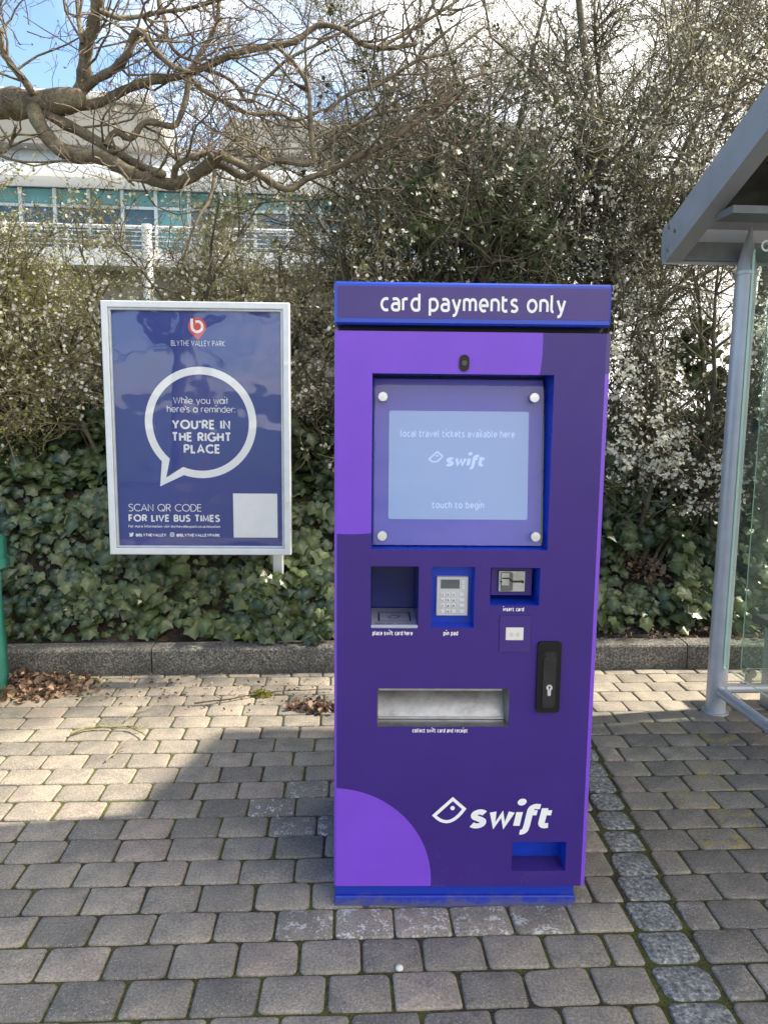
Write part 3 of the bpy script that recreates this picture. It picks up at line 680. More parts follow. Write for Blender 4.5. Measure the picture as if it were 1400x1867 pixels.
# screen recess with a leaning touch screen
yb, yt = 0.018, 0.066; sl_ = (yt - yb) / (HS[3] - HS[2])
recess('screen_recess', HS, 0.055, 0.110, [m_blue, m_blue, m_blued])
def sc(px, py, o=0.0): u, z = on_plane(px, py, KO, KYAW, yb + o, sl_, HS[2]); return u, z
def slab(mb, u0, u1, z0, z1, o0, o1, mi=0, r=0.0, taper=0.0):
    f = lambda z, o: yb + o + sl_ * (z - HS[2])
    if r > 0:
        pts = []
        for cx, cz, a0 in ((u1 - r, z1 - r, 0), (u0 + r, z1 - r, 90), (u0 + r, z0 + r, 180), (u1 - r, z0 + r, 270)): pts += arc(cx, cz, r, r, a0, a0 + 90, 5)
    else: pts = [(u0, z0), (u1, z0), (u1, z1), (u0, z1)]
    n = len(pts); v = [(u, f(z, o0), z) for u, z in pts] + [(u, f(z, o1), z) for u, z in pts]
    mb.add(v, [list(range(n)), list(range(2 * n - 1, n - 1, -1))] + [[i, (i + 1) % n, n + (i + 1) % n, n + i] for i in range(n)], mi)
gl, gr = sc(683, 850)[0], sc(990.5, 850)[0]; gb, gt = HS[2] + 0.010, sc(840, 703)[1]
m_bez = plain('violet_screen_bezel', (0.055, 0.050, 0.40), 0.4, var=0.05)
m_scr, t, b = new_mat('lit_touch_screen')
b.inputs['Base Color'].default_value = (0.10, 0.15, 0.28, 1); b.inputs['Roughness'].default_value = 0.3
b.inputs['Emission Color'].default_value = (0.24, 0.37, 0.66, 1); b.inputs['Emission Strength'].default_value = 0.165
m_scrt, t, b = new_mat('lit_screen_lettering'); b.inputs['Base Color'].default_value = (0.2, 0.25, 0.35, 1)
b.inputs['Emission Color'].default_value = (0.45, 0.58, 0.85, 1); b.inputs['Emission Strength'].default_value = 0.24
mb = MB(); slab(mb, HS[0] + 0.006, HS[1] - 0.012, HS[2] + 0.006, HS[3] - 0.012, 0.020, 0.024); scr = mb.build('screen_panel', m_bez, km)
a, c = sc(709.5, 748.5, .0195), sc(960.8, 948, .0195)
mb = MB(); slab(mb, a[0], c[0], c[1], a[1], 0.0192, 0.0198, r=0.006); mb.build('display', m_scr, scr)
sp_ = lambda u, z, off: (u, yb + 0.0188 - off + sl_ * (z - HS[2]), z)
mb = MB()
for s, x0, x1, yy, xt in (('local travel tickets available here', 730, 938, 796.5, 786.5), ('touch to begin', 788, 882, 926.5, 917)):
    a, c = sc(x0, yy, .019), sc(x1, yy, .019); xh = sc(x0, xt, .019)[1] - a[1]; mb = MB(); write(mb, s, a[0], c[0], a[1], xh, xh * 0.20, sp_); mb.build('screen_lettering', m_scrt, scr)
mb = MB(); a, c = sc(811, 850, .019), sc(888, 850, .019); xh = sc(811, 833.5, .019)[1] - a[1]
write(mb, 'swift', a[0], c[0] - 0.009, a[1], xh, xh * 0.28, sp_, LOGO, shear=0.20, gap=0.05)
def bird(mb, P, wt, place, eye):
    """small bird's-head mark: two straight sides, a curved chin and an eye"""
    L0, T0, R0, B0 = P
    q = [L0, T0, R0] + [(R0[0] + (L0[0] - R0[0]) * k / 10 + 0, (1 - k / 10) ** 2 * R0[1] + 2 * (1 - k / 10) * (k / 10) * B0[1] + (k / 10) ** 2 * L0[1]) for k in range(1, 10)] + [L0]
    v, f = ribbon(q, wt); mb.add([place(a, b, 0) for a, b in v], f)
    n = 10; mb.add([place(eye[0] + eye[2] * cos(2 * pi * k / n), eye[1] + eye[2] * sin(2 * pi * k / n), 0.0002) for k in range(n)], [list(range(n))])
def bird_px(mb, f, k, ox, oy, place, wpx=6.0, lo=0.0):
    g = lambda x, y: f(ox + (x - 787) * k, oy + (y - 1452) * k)
    s = g(788, 1452)[0] - g(787, 1452)[0]
    bird(mb, [g(791.5, 1486.5), g(825.2, 1456.5), g(846.0, 1474.5), g(812, 1514)], wpx * s, place, (*g(824.7, 1473), 4.2 * s))
bird_px(mb, lambda x, y: sc(x, y, .019), 28.5 / 63.5, 780, 821.5, sp_)
mb.build('screen_logo', m_scrt, scr)
m_glass, t, b = new_mat('screen_glass')
for nd in list(t.nodes):
    if nd.type != 'OUTPUT_MATERIAL': t.nodes.remove(nd)
out = [n for n in t.nodes if n.type == 'OUTPUT_MATERIAL'][0]
def pane_shader(t, out, tint, rough, boost, wav=0.0, dirt=0.0):
    tr = N(t, 'ShaderNodeBsdfTransparent'); tr.inputs[0].default_value = tint
    gs_ = N(t, 'ShaderNodeBsdfGlossy'); gs_.inputs['Roughness'].default_value = rough; gs_.inputs[0].default_value = (1, 1, 1, 1)
    fr = N(t, 'ShaderNodeFresnel'); fr.inputs[0].default_value = 1.5
    ge = N(t, 'ShaderNodeNewGeometry'); fac = mth(t, 'MULTIPLY', mth(t, 'MULTIPLY', fr.outputs[0], boost), mth(t, 'SUBTRACT', 1.0, ge.outputs['Backfacing'])); mx_ = N(t, 'ShaderNodeMixShader')
    if wav:
        bn = N(t, 'ShaderNodeBump'); bn.inputs['Strength'].default_value = wav; bn.inputs['Distance'].default_value = 0.05
        L(t, noise(t, 3.2, 2, 0.4), bn.inputs['Height']); L(t, bn.outputs[0], gs_.inputs['Normal'])
    L(t, fac, mx_.inputs[0]); L(t, tr.outputs[0], mx_.inputs[1]); L(t, gs_.outputs[0], mx_.inputs[2])
    last = mx_.outputs[0]
    if dirt:
        df = N(t, 'ShaderNodeBsdfDiffuse'); df.inputs[0].default_value = (0.45, 0.50, 0.44, 1)
        m2 = N(t, 'ShaderNodeMixShader'); L(t, mth(t, 'MULTIPLY', sstep(t, noise(t, 2.6, 6, 0.65), 0.25, 0.85), dirt), m2.inputs[0])
        L(t, last, m2.inputs[1]); L(t, df.outputs[0], m2.inputs[2]); last = m2.outputs[0]
    L(t, last, out.inputs[0])
pane_shader(t, out, (0.95, 0.96, 0.98, 1), 0.02, 0.75)
mb = MB(); slab(mb, gl, gr, gb, gt, 0.0, 0.005, r=0.010); mb.build('screen_glass', m_glass, scr)
for px, py in ((698, 723), (974.5, 725), (696.5, 977.5), (976.3, 979)):
    u, z = sc(px, py, -0.012); y = yb + sl_ * (z - HS[2]); st = MB()
    st.tube([(u, y + 0.018, z), (u, y - 0.0005, z)], 0.006, 10)
    n = 20
    for r_, q in ((0.0138, -0.001), (0.0138, -0.011), (0.0125, -0.0125), (0.001, -0.0127)):
        st.add([(u + r_ * cos(2 * pi * k / n), y + q, z + r_ * sin(2 * pi * k / n)) for k in range(n)], [])
    b0 = len(st.v) - 4 * n
    for k in range(n):
        for q in range(3): st.f.append([b0 + q * n + k, b0 + q * n + (k + 1) % n, b0 + (q + 1) * n + (k + 1) % n, b0 + (q + 1) * n + k]); st.mi.append(0); st.sm.append(False)
    st.build('standoff', CHROME, km)
# camera eye
u, z = fc(846, 662); ww, hh = 0.0135, 0.0225
mb = MB(); mb.prism(arc(u, z + hh - ww, ww, ww, 0, 180, 10) + arc(u, z - hh + ww, ww, ww, 180, 360, 10), -0.004, 0.002)
ce = mb.build('camera_eye', BLACK, km)
mb = MB(); mb.tube([(u, -0.0065, z), (u, -0.0041, z)], 0.0075, 16); mb.build('lens', plain('lens_glass', (0.004, 0.004, 0.006), 0.05), ce)
# card shelf
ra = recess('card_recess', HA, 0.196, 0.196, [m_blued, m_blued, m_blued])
zf = fc(676, 1139.5)[1]
m_shelf = plain('shelf_label', (0.40, 0.42, 0.52), 0.35, 0.2, 0.05)
mb = MB(); mb.box(HA[0] + 0.0008, HA[1] - 0.0008, -0.004, 0.19, HA[2] + 0.0005, zf, bev=0.002); sh = mb.build('card_shelf', m_shelf, km)
flat = lambda u, y, off: (u, y, zf + 0.0008 + off)
m_navy = plain('navy_print', (0.02, 0.02, 0.10), 0.5)
mb = MB(); uc = (HA[0] + HA[1]) / 2
v, f = ribbon([(uc - .043, .040), (uc + .048, .040), (uc + .048, .135), (uc - .043, .135), (uc - .043, .040)], 0.005); mb.add([flat(a, b_, 0) for a, b_ in v], f)
v, f = ribbon([(uc - .016, .080), (uc + .006, .108), (uc + .020, .092), (uc + .004, .068), (uc - .010, .068), (uc - .016, .080)], 0.004); mb.add([flat(a, b_, 0) for a, b_ in v], f)
write(mb, 'place your card here', HA[0] + .014, HA[1] - .014, 0.010, 0.012, 0.0024, flat); mb.build('card_outline', m_navy, sh)
# pin pad
recess('pin_pad_recess', HB, 0.048, 0.040, [m_blue, m_blue, m_blue])
def pp(px, py, y=0.030): return on_plane(px, py, KO, KYAW, y)
a, c = pp(796, 1051), pp(852.3, 1123)
m_pad = plain('silver_keypad', (0.56, 0.56, 0.57), 0.35, 0.3, 0.05)
mb = MB(); mb.box(a[0], c[0], 0.030, 0.0455, c[1], a[1], bev=0.002); pd = mb.build('pin_pad', m_pad, km)
s1, s2 = pp(803.5, 1056.5), pp(837.5, 1073)
mb = MB(); mb.box(s1[0], s2[0], 0.0285, 0.0302, s2[1], s1[1]); dsp = mb.build('keypad_display', plain('grey_lcd', (0.10, 0.12, 0.13), 0.2), pd)
kb = MB(); kt = MB()
lab = ['123', '456', '789', '.0.']
for r_ in range(4):
    for c_ in range(4):
        px = (806.5, 816.5, 826.5, 841.5)[c_]; py = (1083.5, 1093.7, 1104, 1114.3)[r_]; u, z = pp(px, py); w = 0.0055 if c_ < 3 else 0.0075
        kb.box(u - w, u + w, 0.0272, 0.0298, z - 0.0052, z + 0.0052, bev=0.0010)
        if c_ < 3 and lab[r_][c_] != '.': write(kt, lab[r_][c_], u - 0.0022, u + 0.0022, z - 0.0032, 0.0046, 0.0013, lambda u, z, off: (u, 0.0266 - off, z))
for py in (1061, 1070): u, z = pp(844.5, py); kb.box(u - .005, u + .005, 0.0272, 0.0298, z - .006, z + .006, bev=0.001)
kb.build('keys', plain('pale_keys', (0.66, 0.66, 0.66), 0.4, 0.1, 0.04), pd); kt.build('key_lettering', plain('key_print', (0.03, 0.03, 0.03), 0.6), pd)
# card slot
recess('slot_recess', HC, 0.112, 0.062, [m_blue, m_blue, m_blue])
def cp(px, py, y=0.052): return on_plane(px, py, KO, KYAW, y)
a, c = cp(896, 1036), cp(968, 1085)
mb = MB(); mb.box(a[0], c[0], 0.052, 0.058, c[1], a[1]); mb.build('slot_back_plate', m_dp, km)
a, c = cp(908.5, 1040.2, .044), cp(957, 1079.7, .044)
mb = MB(); mb.box(a[0], c[0], 0.044, 0.0515, c[1], a[1], bev=0.002); rd = mb.build('card_reader', STEEL, km)
w, h = c[0] - a[0], a[1] - c[1]
mb = MB()
mb.prism([(a[0] + w * .10, c[1] + h * .06), (a[0] + w * .48, c[1] + h * .06), (a[0] + w * .53, c[1] + h * .14), (a[0] + w * .53, c[1] + h * .86), (a[0] + w * .48, c[1] + h * .94), (a[0] + w * .10, c[1] + h * .94)], 0.0405, 0.0438)
mb.build('thumb_recess', plain('dark_steel', (0.16, 0.16, 0.165), 0.4, 1.0), rd)
mb = MB(); mb.box(a[0] + w * .10, a[0] + w * .40, 0.0385, 0.0404, c[1] + h * .32, c[1] + h * .92, bev=0.001); mb.build('reader_tab', STEEL, rd)
v, f = ribbon([(a[0] + w * .13, c[1] + h * .66), (a[0] + w * .38, c[1] + h * .66), (a[0] + w * .52, c[1] + h * .50), (a[0] + w * .88, c[1] + h * .50)], 0.0042)
mb = MB(); mb.add([(p, 0.0380, q) for p, q in v], f); mb.tube([(a[0] + w * .10, .0376, c[1] + h * .50), (a[0] + w * .10, .0386, c[1] + h * .50)], 0.003, 10); mb.tube([(a[0] + w * .88, .0376, c[1] + h * .50), (a[0] + w * .88, .0386, c[1] + h * .50)], 0.004, 10)
mb.build('card_slot', GAP, rd)
# contactless plate and sticker
a, c = fc(910.2, 1121.5), fc(966.5, 1189.5)
def rrect(u0, u1, z0, z1, r, n=5):
    p = []
    for cx, cz, a0 in ((u1 - r, z1 - r, 0), (u0 + r, z1 - r, 90), (u0 + r, z0 + r, 180), (u1 - r, z0 + r, 270)): p += arc(cx, cz, r, r, a0, a0 + 90, n)
    return p
mb = MB(); mb.prism(rrect(a[0], c[0], c[1], a[1], .006), -0.0008, 0.001)
cr_ = mb.build('contactless_reader', plain('plate_edge', (0.020, 0.010, 0.085), 0.5), km)
mb = MB(); mb.prism(rrect(a[0] + .0018, c[0] - .0018, c[1] + .0018, a[1] - .0018, .005), -0.0026, -0.0009); mb.build('reader_cover', m_dp, cr_)
a, c = fc(921.8, 1143.5), fc(953, 1166.5)
mb = MB(); mb.prism(rrect(a[0], c[0], c[1], a[1], .0015), -0.0034, -0.0027); mb.build('sticker', plain('cream_sticker', (0.66, 0.63, 0.60), 0.5, var=0.05), cr_)
mb = MB(); uc, zc_ = (a[0] + c[0]) / 2, (a[1] + c[1]) / 2
for r_ in (0.005, 0.0085, 0.012):
    for sd in (0, 180): v, f = ribbon(arc(uc, zc_ - .002, r_, r_ * .75, sd - 45, sd + 45, 8), 0.0014); mb.add([(p, -0.0037, q) for p, q in v], f)
mb.build('contactless_waves', plain('pale_print', (0.42, 0.38, 0.40), 0.6), cr_)
# captions
mb = MB()
for s, x0, x1, yy, xt in (('place swift card here', 679, 752, 1158, 1151.5), ('pin pad', 808, 834.5, 1158.3, 1151.8), ('insert card', 916.5, 954.5, 1114.3, 1108.2), ('collect swift card and receipt', 751.5, 852, 1335.3, 1329.2)):
    a, c = fc(x0, yy), fc(x1, yy); xh = fc(x0, xt)[1] - a[1]; mb = MB(); write(mb, s, a[0], c[0], a[1], xh, xh * 0.27, kp(-0.0010)); mb.build('caption_lettering', WHITE, door)
# brand mark at the foot
mb = MB(); a, c = fc(852, 1509.8), fc(1003, 1510.5); xh = fc(850, 1475.6)[1] - a[1]
write(mb, 'swift', a[0], c[0] - 0.001, a[1], xh, xh * 0.27, kp(-0.0010), LOGO, shear=0.20, gap=0.05)
bird_px(mb, fc, 1.0, 787, 1452, kp(-0.0010)); mb.build('logo_lettering', WHITE, door)
# lock handle
a, c = fc(980, 1168.8), fc(1017.3, 1296.8)
mb = MB(); mb.prism(rrect(a[0], c[0], c[1], a[1], .010), -0.010, 0.001)
hd = mb.build('door_handle', BLACK, km)
uc = (a[0] + c[0]) / 2; w = c[0] - a[0]; h = a[1] - c[1]
mb = MB(); mb.prism(rrect(uc - w * .31, uc + w * .31, c[1] + h * .065, a[1] - h * .13, .010), -0.0105, -0.0101); mb.build('handle_groove', GAP, hd)
mb = MB(); mb.prism(rrect(uc - w * .265, uc + w * .265, c[1] + h * .08, a[1] - h * .19, .008), -0.015, -0.0106); mb.prism([(uc - w * .22, a[1] - h * .19), (uc + w * .22, a[1] - h * .19), (uc + w * .22, a[1] - h * .135), (uc - w * .22, a[1] - h * .135)], -0.013, -0.0106)
mb.build('lever', plain('satin_black', (0.018, 0.018, 0.021), 0.28, var=0.2), hd)
u, z = fc(998.5, 1250); mb = MB(); mb.tube([(u, -0.0148, z), (u, -0.0185, z)], 0.0088, 18); mb.prism(rrect(u - .0046, u + .0046, z - .0245, z - .002, .0045), -0.0182, -0.0149); mb.build('lock_cylinder', CHROME, hd)
mb = MB(); mb.tube([(u, -0.0186, z + .002), (u, -0.0190, z + .002)], 0.0028, 10); mb.box(u - .0010, u + .0010, -0.0190, -0.0186, z - .006, z); mb.build('keyhole', GAP, hd)
# collection tray
m_tray, t, b = new_mat('scuffed_steel_chute')
n1 = noise(t, 9, 6, 0.7); n2 = noise(t, 40, 4, 0.7)
L(t, ramp(t, n1, [(0.3, (0.18, 0.165, 0.15)), (0.5, (0.34, 0.335, 0.33)), (0.7, (0.46, 0.46, 0.47))]), b.inputs['Base Color']); b.inputs['Metallic'].default_value = 0.75
L(t, mth(t, 'MULTIPLY_ADD', n2, 0.35, 0.22), b.inputs['Roughness']); bump(t, b, n1, 0.15, 0.01)
recess('collection_tray', HT, 0.051, 0.125, [m_tray, m_tray, m_tray])
mb = MB(); mb.box(HT[0] + .004, HT[1] - .016, 0.030, 0.036, HT[3] - .017, HT[3] - .001); mb.build('tray_flap', STEEL, km)
mb = MB(); mb.box(HT[0] + .002, HT[1] - .005, 0.046, 0.049, HT[2] + .0045, HT[2] + .010); mb.build('tray_lip', STEEL, km)
# low service slot
recess('service_recess', HD, 0.073, 0.060, [m_blue, m_dp, m_blue])

# ------------------------------------------------------------------ notice board
PO, PYAW = (-1.5, 4.0, 0.0), radians(1.8)
def pc(px, py): return on_plane(px, py, PO, PYAW)
pb = thing('notice_board', 'white framed notice board with a blue speech bubble poster above the kerb', 'notice board', PO, PYAW)
ou0, ou1, oz0, oz1 = 0.0515, 1.0065, 0.690, 2.0025; iu0, iu1, iz0, iz1 = 0.0955, 0.9600, 0.7310, 1.9595
mb = MB()
def frame(mb, u0, u1, z0, z1, w, y0, y1, mi=0):
    pr = [(0, 0), (1, 0), (1, 1), (0, 1)]
    O = [(u0, z0), (u1, z0), (u1, z1), (u0, z1)]; I = [(u0 + w, z0 + w), (u1 - w, z0 + w), (u1 - w, z1 - w), (u0 + w, z1 - w)]
    e = 0.004; O2 = [(u0 + e, z0 + e), (u1 - e, z0 + e), (u1 - e, z1 - e), (u0 + e, z1 - e)]; I2 = [(u0 + w - e, z0 + w - e), (u1 - w + e, z0 + w - e), (u1 - w + e, z1 - w + e), (u0 + w - e, z1 - w + e)]
    v = [(a, y1, b) for a, b in O] + [(a, y0 + e, b) for a, b in O] + [(a, y0, b) for a, b in O2] + [(a, y0, b) for a, b in I2] + [(a, y0 + e, b) for a, b in I] + [(a, y1, b) for a, b in I]
    for k in range(4):
        n = (k + 1) % 4
        for q in range(5): mb.add([v[q * 4 + k], v[q * 4 + n], v[q * 4 + 4 + n], v[q * 4 + 4 + k]], [[0, 1, 2, 3]], mi)
frame(mb, ou0, ou1, oz0, oz1, 0.034, 0.0, 0.055)
mb.build('frame', PWHITE, pb)
mb = MB(); frame(mb, ou0 + .0345, ou1 - .0345, oz0 + .0345, oz1 - .0345, 0.0115, 0.006, 0.03); mb.build('inner_bead', plain('grey_bead', (0.50, 0.53, 0.57), 0.4, 0.2), pb)
mb = MB(); mb.box(ou0 + .01, ou1 - .01, 0.032, 0.052, oz0 + .01, oz1 - .01); mb.build('back_panel', PWHITE, pb)
m_post, t, b = new_mat('blue_poster_paper')
L(t, ramp(t, noise(t, 2.0, 3), [(0.3, (0.020, 0.040, 0.225)), (0.7, (0.030, 0.052, 0.265))]), b.inputs['Base Color']); b.inputs['Roughness'].default_value = 0.5
mb = MB(); mb.box(iu0 - .004, iu1 + .004, 0.024, 0.0255, iz0 - .004, iz1 + .004); ps = mb.build('poster', m_post, pb)
pl = lambda y: (lambda u, z, off: (u, y - off, z))
mb = MB()
def line(s, x0, x1, yb_, ytop, caps, wtk, gap, font=GEO):
    a, c = pc(x0, yb_), pc(x1, yb_); h = pc(x0, ytop)[1] - a[1]; wt = h * wtk
    xh = (h - wt) / C1 + wt if caps else h
    mb = MB(); write(mb, s, a[0], c[0], a[1], xh, wt, pl(0.0228), font, gap=gap); mb.build('lettering', WHITE, ps)
line('BLYTHE VALLEY PARK', 310.5, 409.1, 629.8, 619.7, True, 0.095, 0.16)
line('While you wait', 314.5, 415.2, 735.8, 726.6, False, 0.135, 0.10)
line("here's a reminder:", 303, 428, 751.6, 742.4, False, 0.135, 0.10)
line("YOU'RE IN", 312, 419, 782.5, 765.0, True, 0.20, 0.09)
line('THE RIGHT', 311.5, 421, 805.3, 787.8, True, 0.20, 0.09)
line('PLACE', 333.6, 401, 827.2, 810, True, 0.20, 0.09)
line('SCAN QR CODE', 232.8, 366.5, 933.2, 919.5, True, 0.10, 0.09)
line('FOR LIVE BUS TIMES', 232.8, 400, 952.2, 938.8, True, 0.20, 0.09)
line('For more information visit blythevalleypark.co.uk/location', 232.8, 400.5, 963, 959.4, False, 0.24, 0.10)
line('@BLYTHEVALLEY', 245.7, 301.7, 979.5, 973.8, True, 0.22, 0.05)
line('@BLYTHEVALLEYPARK', 320.2, 400, 979.7, 974, True, 0.22, 0.05)
mb = MB(); cc_ = pc(364.8, 771.3); R_ = 0.5 * (pc(460, 771)[0] - pc(269.5, 771)[0]); Rz = 0.5 * (pc(365, 676)[1] - pc(365, 866.5)[1])
p1, p2, tp = pc(302, 838), pc(334, 857.5), pc(296, 879.5)
ang = lambda p: math.degrees(atan2((p[1] - cc_[1]) / Rz, (p[0] - cc_[0]) / R_))
a1_, a2_ = ang(p1) % 360, ang(p2) % 360
path = arc(cc_[0], cc_[1], R_, Rz, a2_ - 360, a1_, 60) + [tp]; path.append(path[0])
v, f = ribbon(path, pc(14, 800)[0] - pc(0, 800)[0]); mb.add([(p, 0.0230, q) for p, q in v], f); mb.build('speech_bubble', WHITE, ps)
m_red = plain('red_print', (0.62, 0.075, 0.055), 0.5, var=0.04)
mb = MB(); q0 = pc(358, 594.5); rr = pc(374.5, 594.5)[0] - q0[0]; tip = pc(359.5, 617.5)
mb.add([(u, 0.0231, z) for u, z in arc(q0[0], q0[1], rr, rr, -50, 230, 26)] + [(tip[0] - .006, 0.0231, tip[1] + .004), (tip[0] + .006, 0.0231, tip[1] + .004)], [list(range(29))]) if False else mb.add([(u, 0.0231, z) for u, z in arc(q0[0], q0[1], rr, rr, -48, 228, 26)] + [(tip[0] - .004, 0.0231, tip[1]), (tip[0] + .004, 0.0231, tip[1])][0:2], [list(range(29))])
mb.build('pin_emblem', m_red, ps)
mb = MB(); k_ = rr * 0.58
v, f = ribbon([(q0[0] - k_, q0[1] + rr * .86), (q0[0] - k_, q0[1])] + arc(q0[0], q0[1], k_, k_, 180, 430, 22) + [(q0[0] - k_ * .30, q0[1] + k_ * .93)], rr * .30); mb.add([(p, 0.0225, q) for p, q in v], f); mb.build('emblem_letter', WHITE, ps)
mb = MB(); a, c = pc(423.8, 900.5), pc(505.6, 981.6); mb.box(a[0], c[0], 0.0226, 0.0234, c[1], a[1]); mb.build('blank_code_square', WHITE, ps)
mb = MB(); a, c = pc(308.3, 971.6), pc(316.6, 980.1)
v, f = ribbon(rrect(a[0] + .002, c[0] - .002, c[1] + .002, a[1] - .002, .006) + [rrect(a[0] + .002, c[0] - .002, c[1] + .002, a[1] - .002, .006)[0]], 0.0032); mb.add([(p, 0.0228, q) for p, q in v], f)
v, f = ribbon(arc((a[0] + c[0]) / 2, (a[1] + c[1]) / 2, .005, .005, 0, 360, 14), 0.003); mb.add([(p, 0.0226, q) for p, q in v], f)
mb.build('camera_icon', WHITE, ps); mb = MB(); a, c = pc(233.4, 971.8), pc(242.8, 980); w, h = c[0] - a[0], a[1] - c[1]
bp = [(0, .12), (.35, .0), (.62, .08), (.82, .35), (.86, .68), (1, .88), (.86, .86), (.72, 1), (.52, .92), (.46, .68), (.22, .76), (.05, .96), (.04, .72), (.12, .52), (.05, .48), (.2, .28)]
mb.add([(a[0] + w * p, 0.0228, c[1] + h * q) for p, q in bp], [list(range(len(bp)))])
mb.build('bird_icon', WHITE, ps)
m_pane, t, b = new_mat('acrylic_cover')
for nd in list(t.nodes):
    if nd.type != 'OUTPUT_MATERIAL': t.nodes.remove(nd)
pane_shader(t, [n for n in t.nodes if n.type == 'OUTPUT_MATERIAL'][0], (0.97, 0.975, 0.985, 1), 0.03, 1.5, 0.16)
mb = MB(); mb.box(iu0, iu1, 0.0195, 0.0205, iz0, iz1); mb.build('cover_pane', m_pane, pb)
for px, py in ((521.5, 663), (523.5, 913)):
    u, z = pc(px, py); lk = MB(); lk.tube([(u, 0.0005, z), (u, -0.005, z)], 0.0125, 16); lk.tube([(u, -0.0052, z), (u, -0.0068, z)], 0.007, 12); lk.build('frame_lock', CHROME, pb)
for px, yo in ((496, .285), (232, .66)):
    u = pc(px, 1010)[0]; ps_ = MB(); ps_.box(u - .028, u + .028, yo, yo + .056, 0.1, oz1 - .15, bev=0.004); [ps_.box(u - .02, u + .02, 0.0560, yo - .001, z_ - .02, z_ + .02) for z_ in (oz0 + .06, oz1 - .25)]; ps_.build('post', PWHITE, pb)

# ------------------------------------------------------------------ bus shelter
SHY = radians(3.2)
SO = (1.649, 3.640, 0.0)
def shp(px, py, y=0.0): return on_plane(px, py, SO, SHY, y)
bs = thing('bus_shelter', 'grey bus shelter with sloping roof, round posts and glass walls', 'bus shelter', SO, SHY)
def post(u, y, zt, r=0.047, cone=True):
    p = MB(); p.tube([(u, y, 0.0), (u, y, zt)], r, 24, caps=False); p.tube([(u, y, -0.01), (u, y, 0.006)], r + 0.016, 20)
    o = p.build('post', GALV, bs)
    if cone:
        q = MB(); q.tube([(u, y, zt - .004), (u, y, zt + .012)], r + 0.005, 24); q.tube([(u, y, zt + .012), (u, y, zt + .10), (u + .004, y, zt + .165), (u + .006, y, zt + 0.21)], [r * .98, r * .62, r * .30, r * .12], 20); q.build('cone_cap', GALV, o)
    return o
post(0, 0, 2.098); post(3.3, 0, 2.098); post(0.0, -1.62, 2.66); post(3.3, -1.62, 2.66)
RS = 0.372                                                   # roof rise per metre towards the road
def roof_slab(mb, u0, u1, y0, y1, zlo, zhi, mi=0):
    v = [(u, y, z - RS * (y - 0.095)) for u in (u0, u1) for y in (y0, y1) for z in (zlo, zhi)]
    mb.add(v, [[0, 1, 3, 2], [4, 6, 7, 5], [0, 4, 5, 1], [2, 3, 7, 6], [0, 2, 6, 4], [1, 5, 7, 3]], mi)
RE = -0.352; RY1, RY0 = -2.75, 0.075
mb = MB(); roof_slab(mb, RE + .02, 3.75, RY1 + .01, RY0 - .02, 2.290, 2.315); rf = mb.build('roof', DKGREY, bs)
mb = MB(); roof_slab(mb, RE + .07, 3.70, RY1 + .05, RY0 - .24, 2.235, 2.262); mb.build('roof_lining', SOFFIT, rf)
for u, nm in ((RE, 'fascia'), (3.75, 'fascia')):
    mb = MB(); roof_slab(mb, u, u + 0.022, RY1, RY0, 2.150, 2.318)
    mb.add([(u + .022, y, z - RS * (y - 0.095)) for y in (RY1, RY0) for z in (2.150, 2.156)] + [(u + .075, y, z - RS * (y - 0.095)) for y in (RY1, RY0) for z in (2.150, 2.156)], [[0, 1, 3, 2], [4, 6, 7, 5], [0, 4, 5, 1], [2, 3, 7, 6], [0, 2, 6, 4], [1, 5, 7, 3]]) 
    f = mb.build(nm, DKGREY, rf)
# folded corner piece and gutter along the low back edge
mb = MB(); mb.prism([(.076, 2.150), (.100, 2.155), (.118, 2.20), (.118, 2.315), (.076, 2.326)], RE - .004, 3.78, axis='x')
ct = mb.build('back_gutter', DKGREY, rf)
mb = MB(); mb.box(RE + .03, 3.72, 0.050, 0.074, 2.166, 2.186); mb.box(RE + .03, 3.72, 0.060, 0.074, 2.187, 2.250); mb.box(RE + .06, 3.7, -0.42, -0.27, 2.262, 2.292); mb.build('back_beam', plain('mid_grey_paint', (0.16, 0.165, 0.175), 0.5), rf)
mb = MB(); m_raf = plain('rafter_grey', (0.13, 0.132, 0.138), 0.5); roof_slab(mb, 0.055, 0.135, RY1 + .1, -0.19, 2.150, 2.232); mb.build('rafter', m_raf, rf); mb = MB(); roof_slab(mb, 3.2, 3.28, RY1 + .1, -0.19, 2.150, 2.232); mb.build('rafter', m_raf, rf)
for y_, z_ in ((.045, 2.29), (.045, 2.19), (-.02, 2.235)):
    rv = MB(); rv.tube([(RE - .001, y_, z_ - RS * (y_ - 0.095)), (RE - .006, y_, z_ - RS * (y_ - 0.095))], 0.009, 10); rv.build('rivet', STEEL, rf)
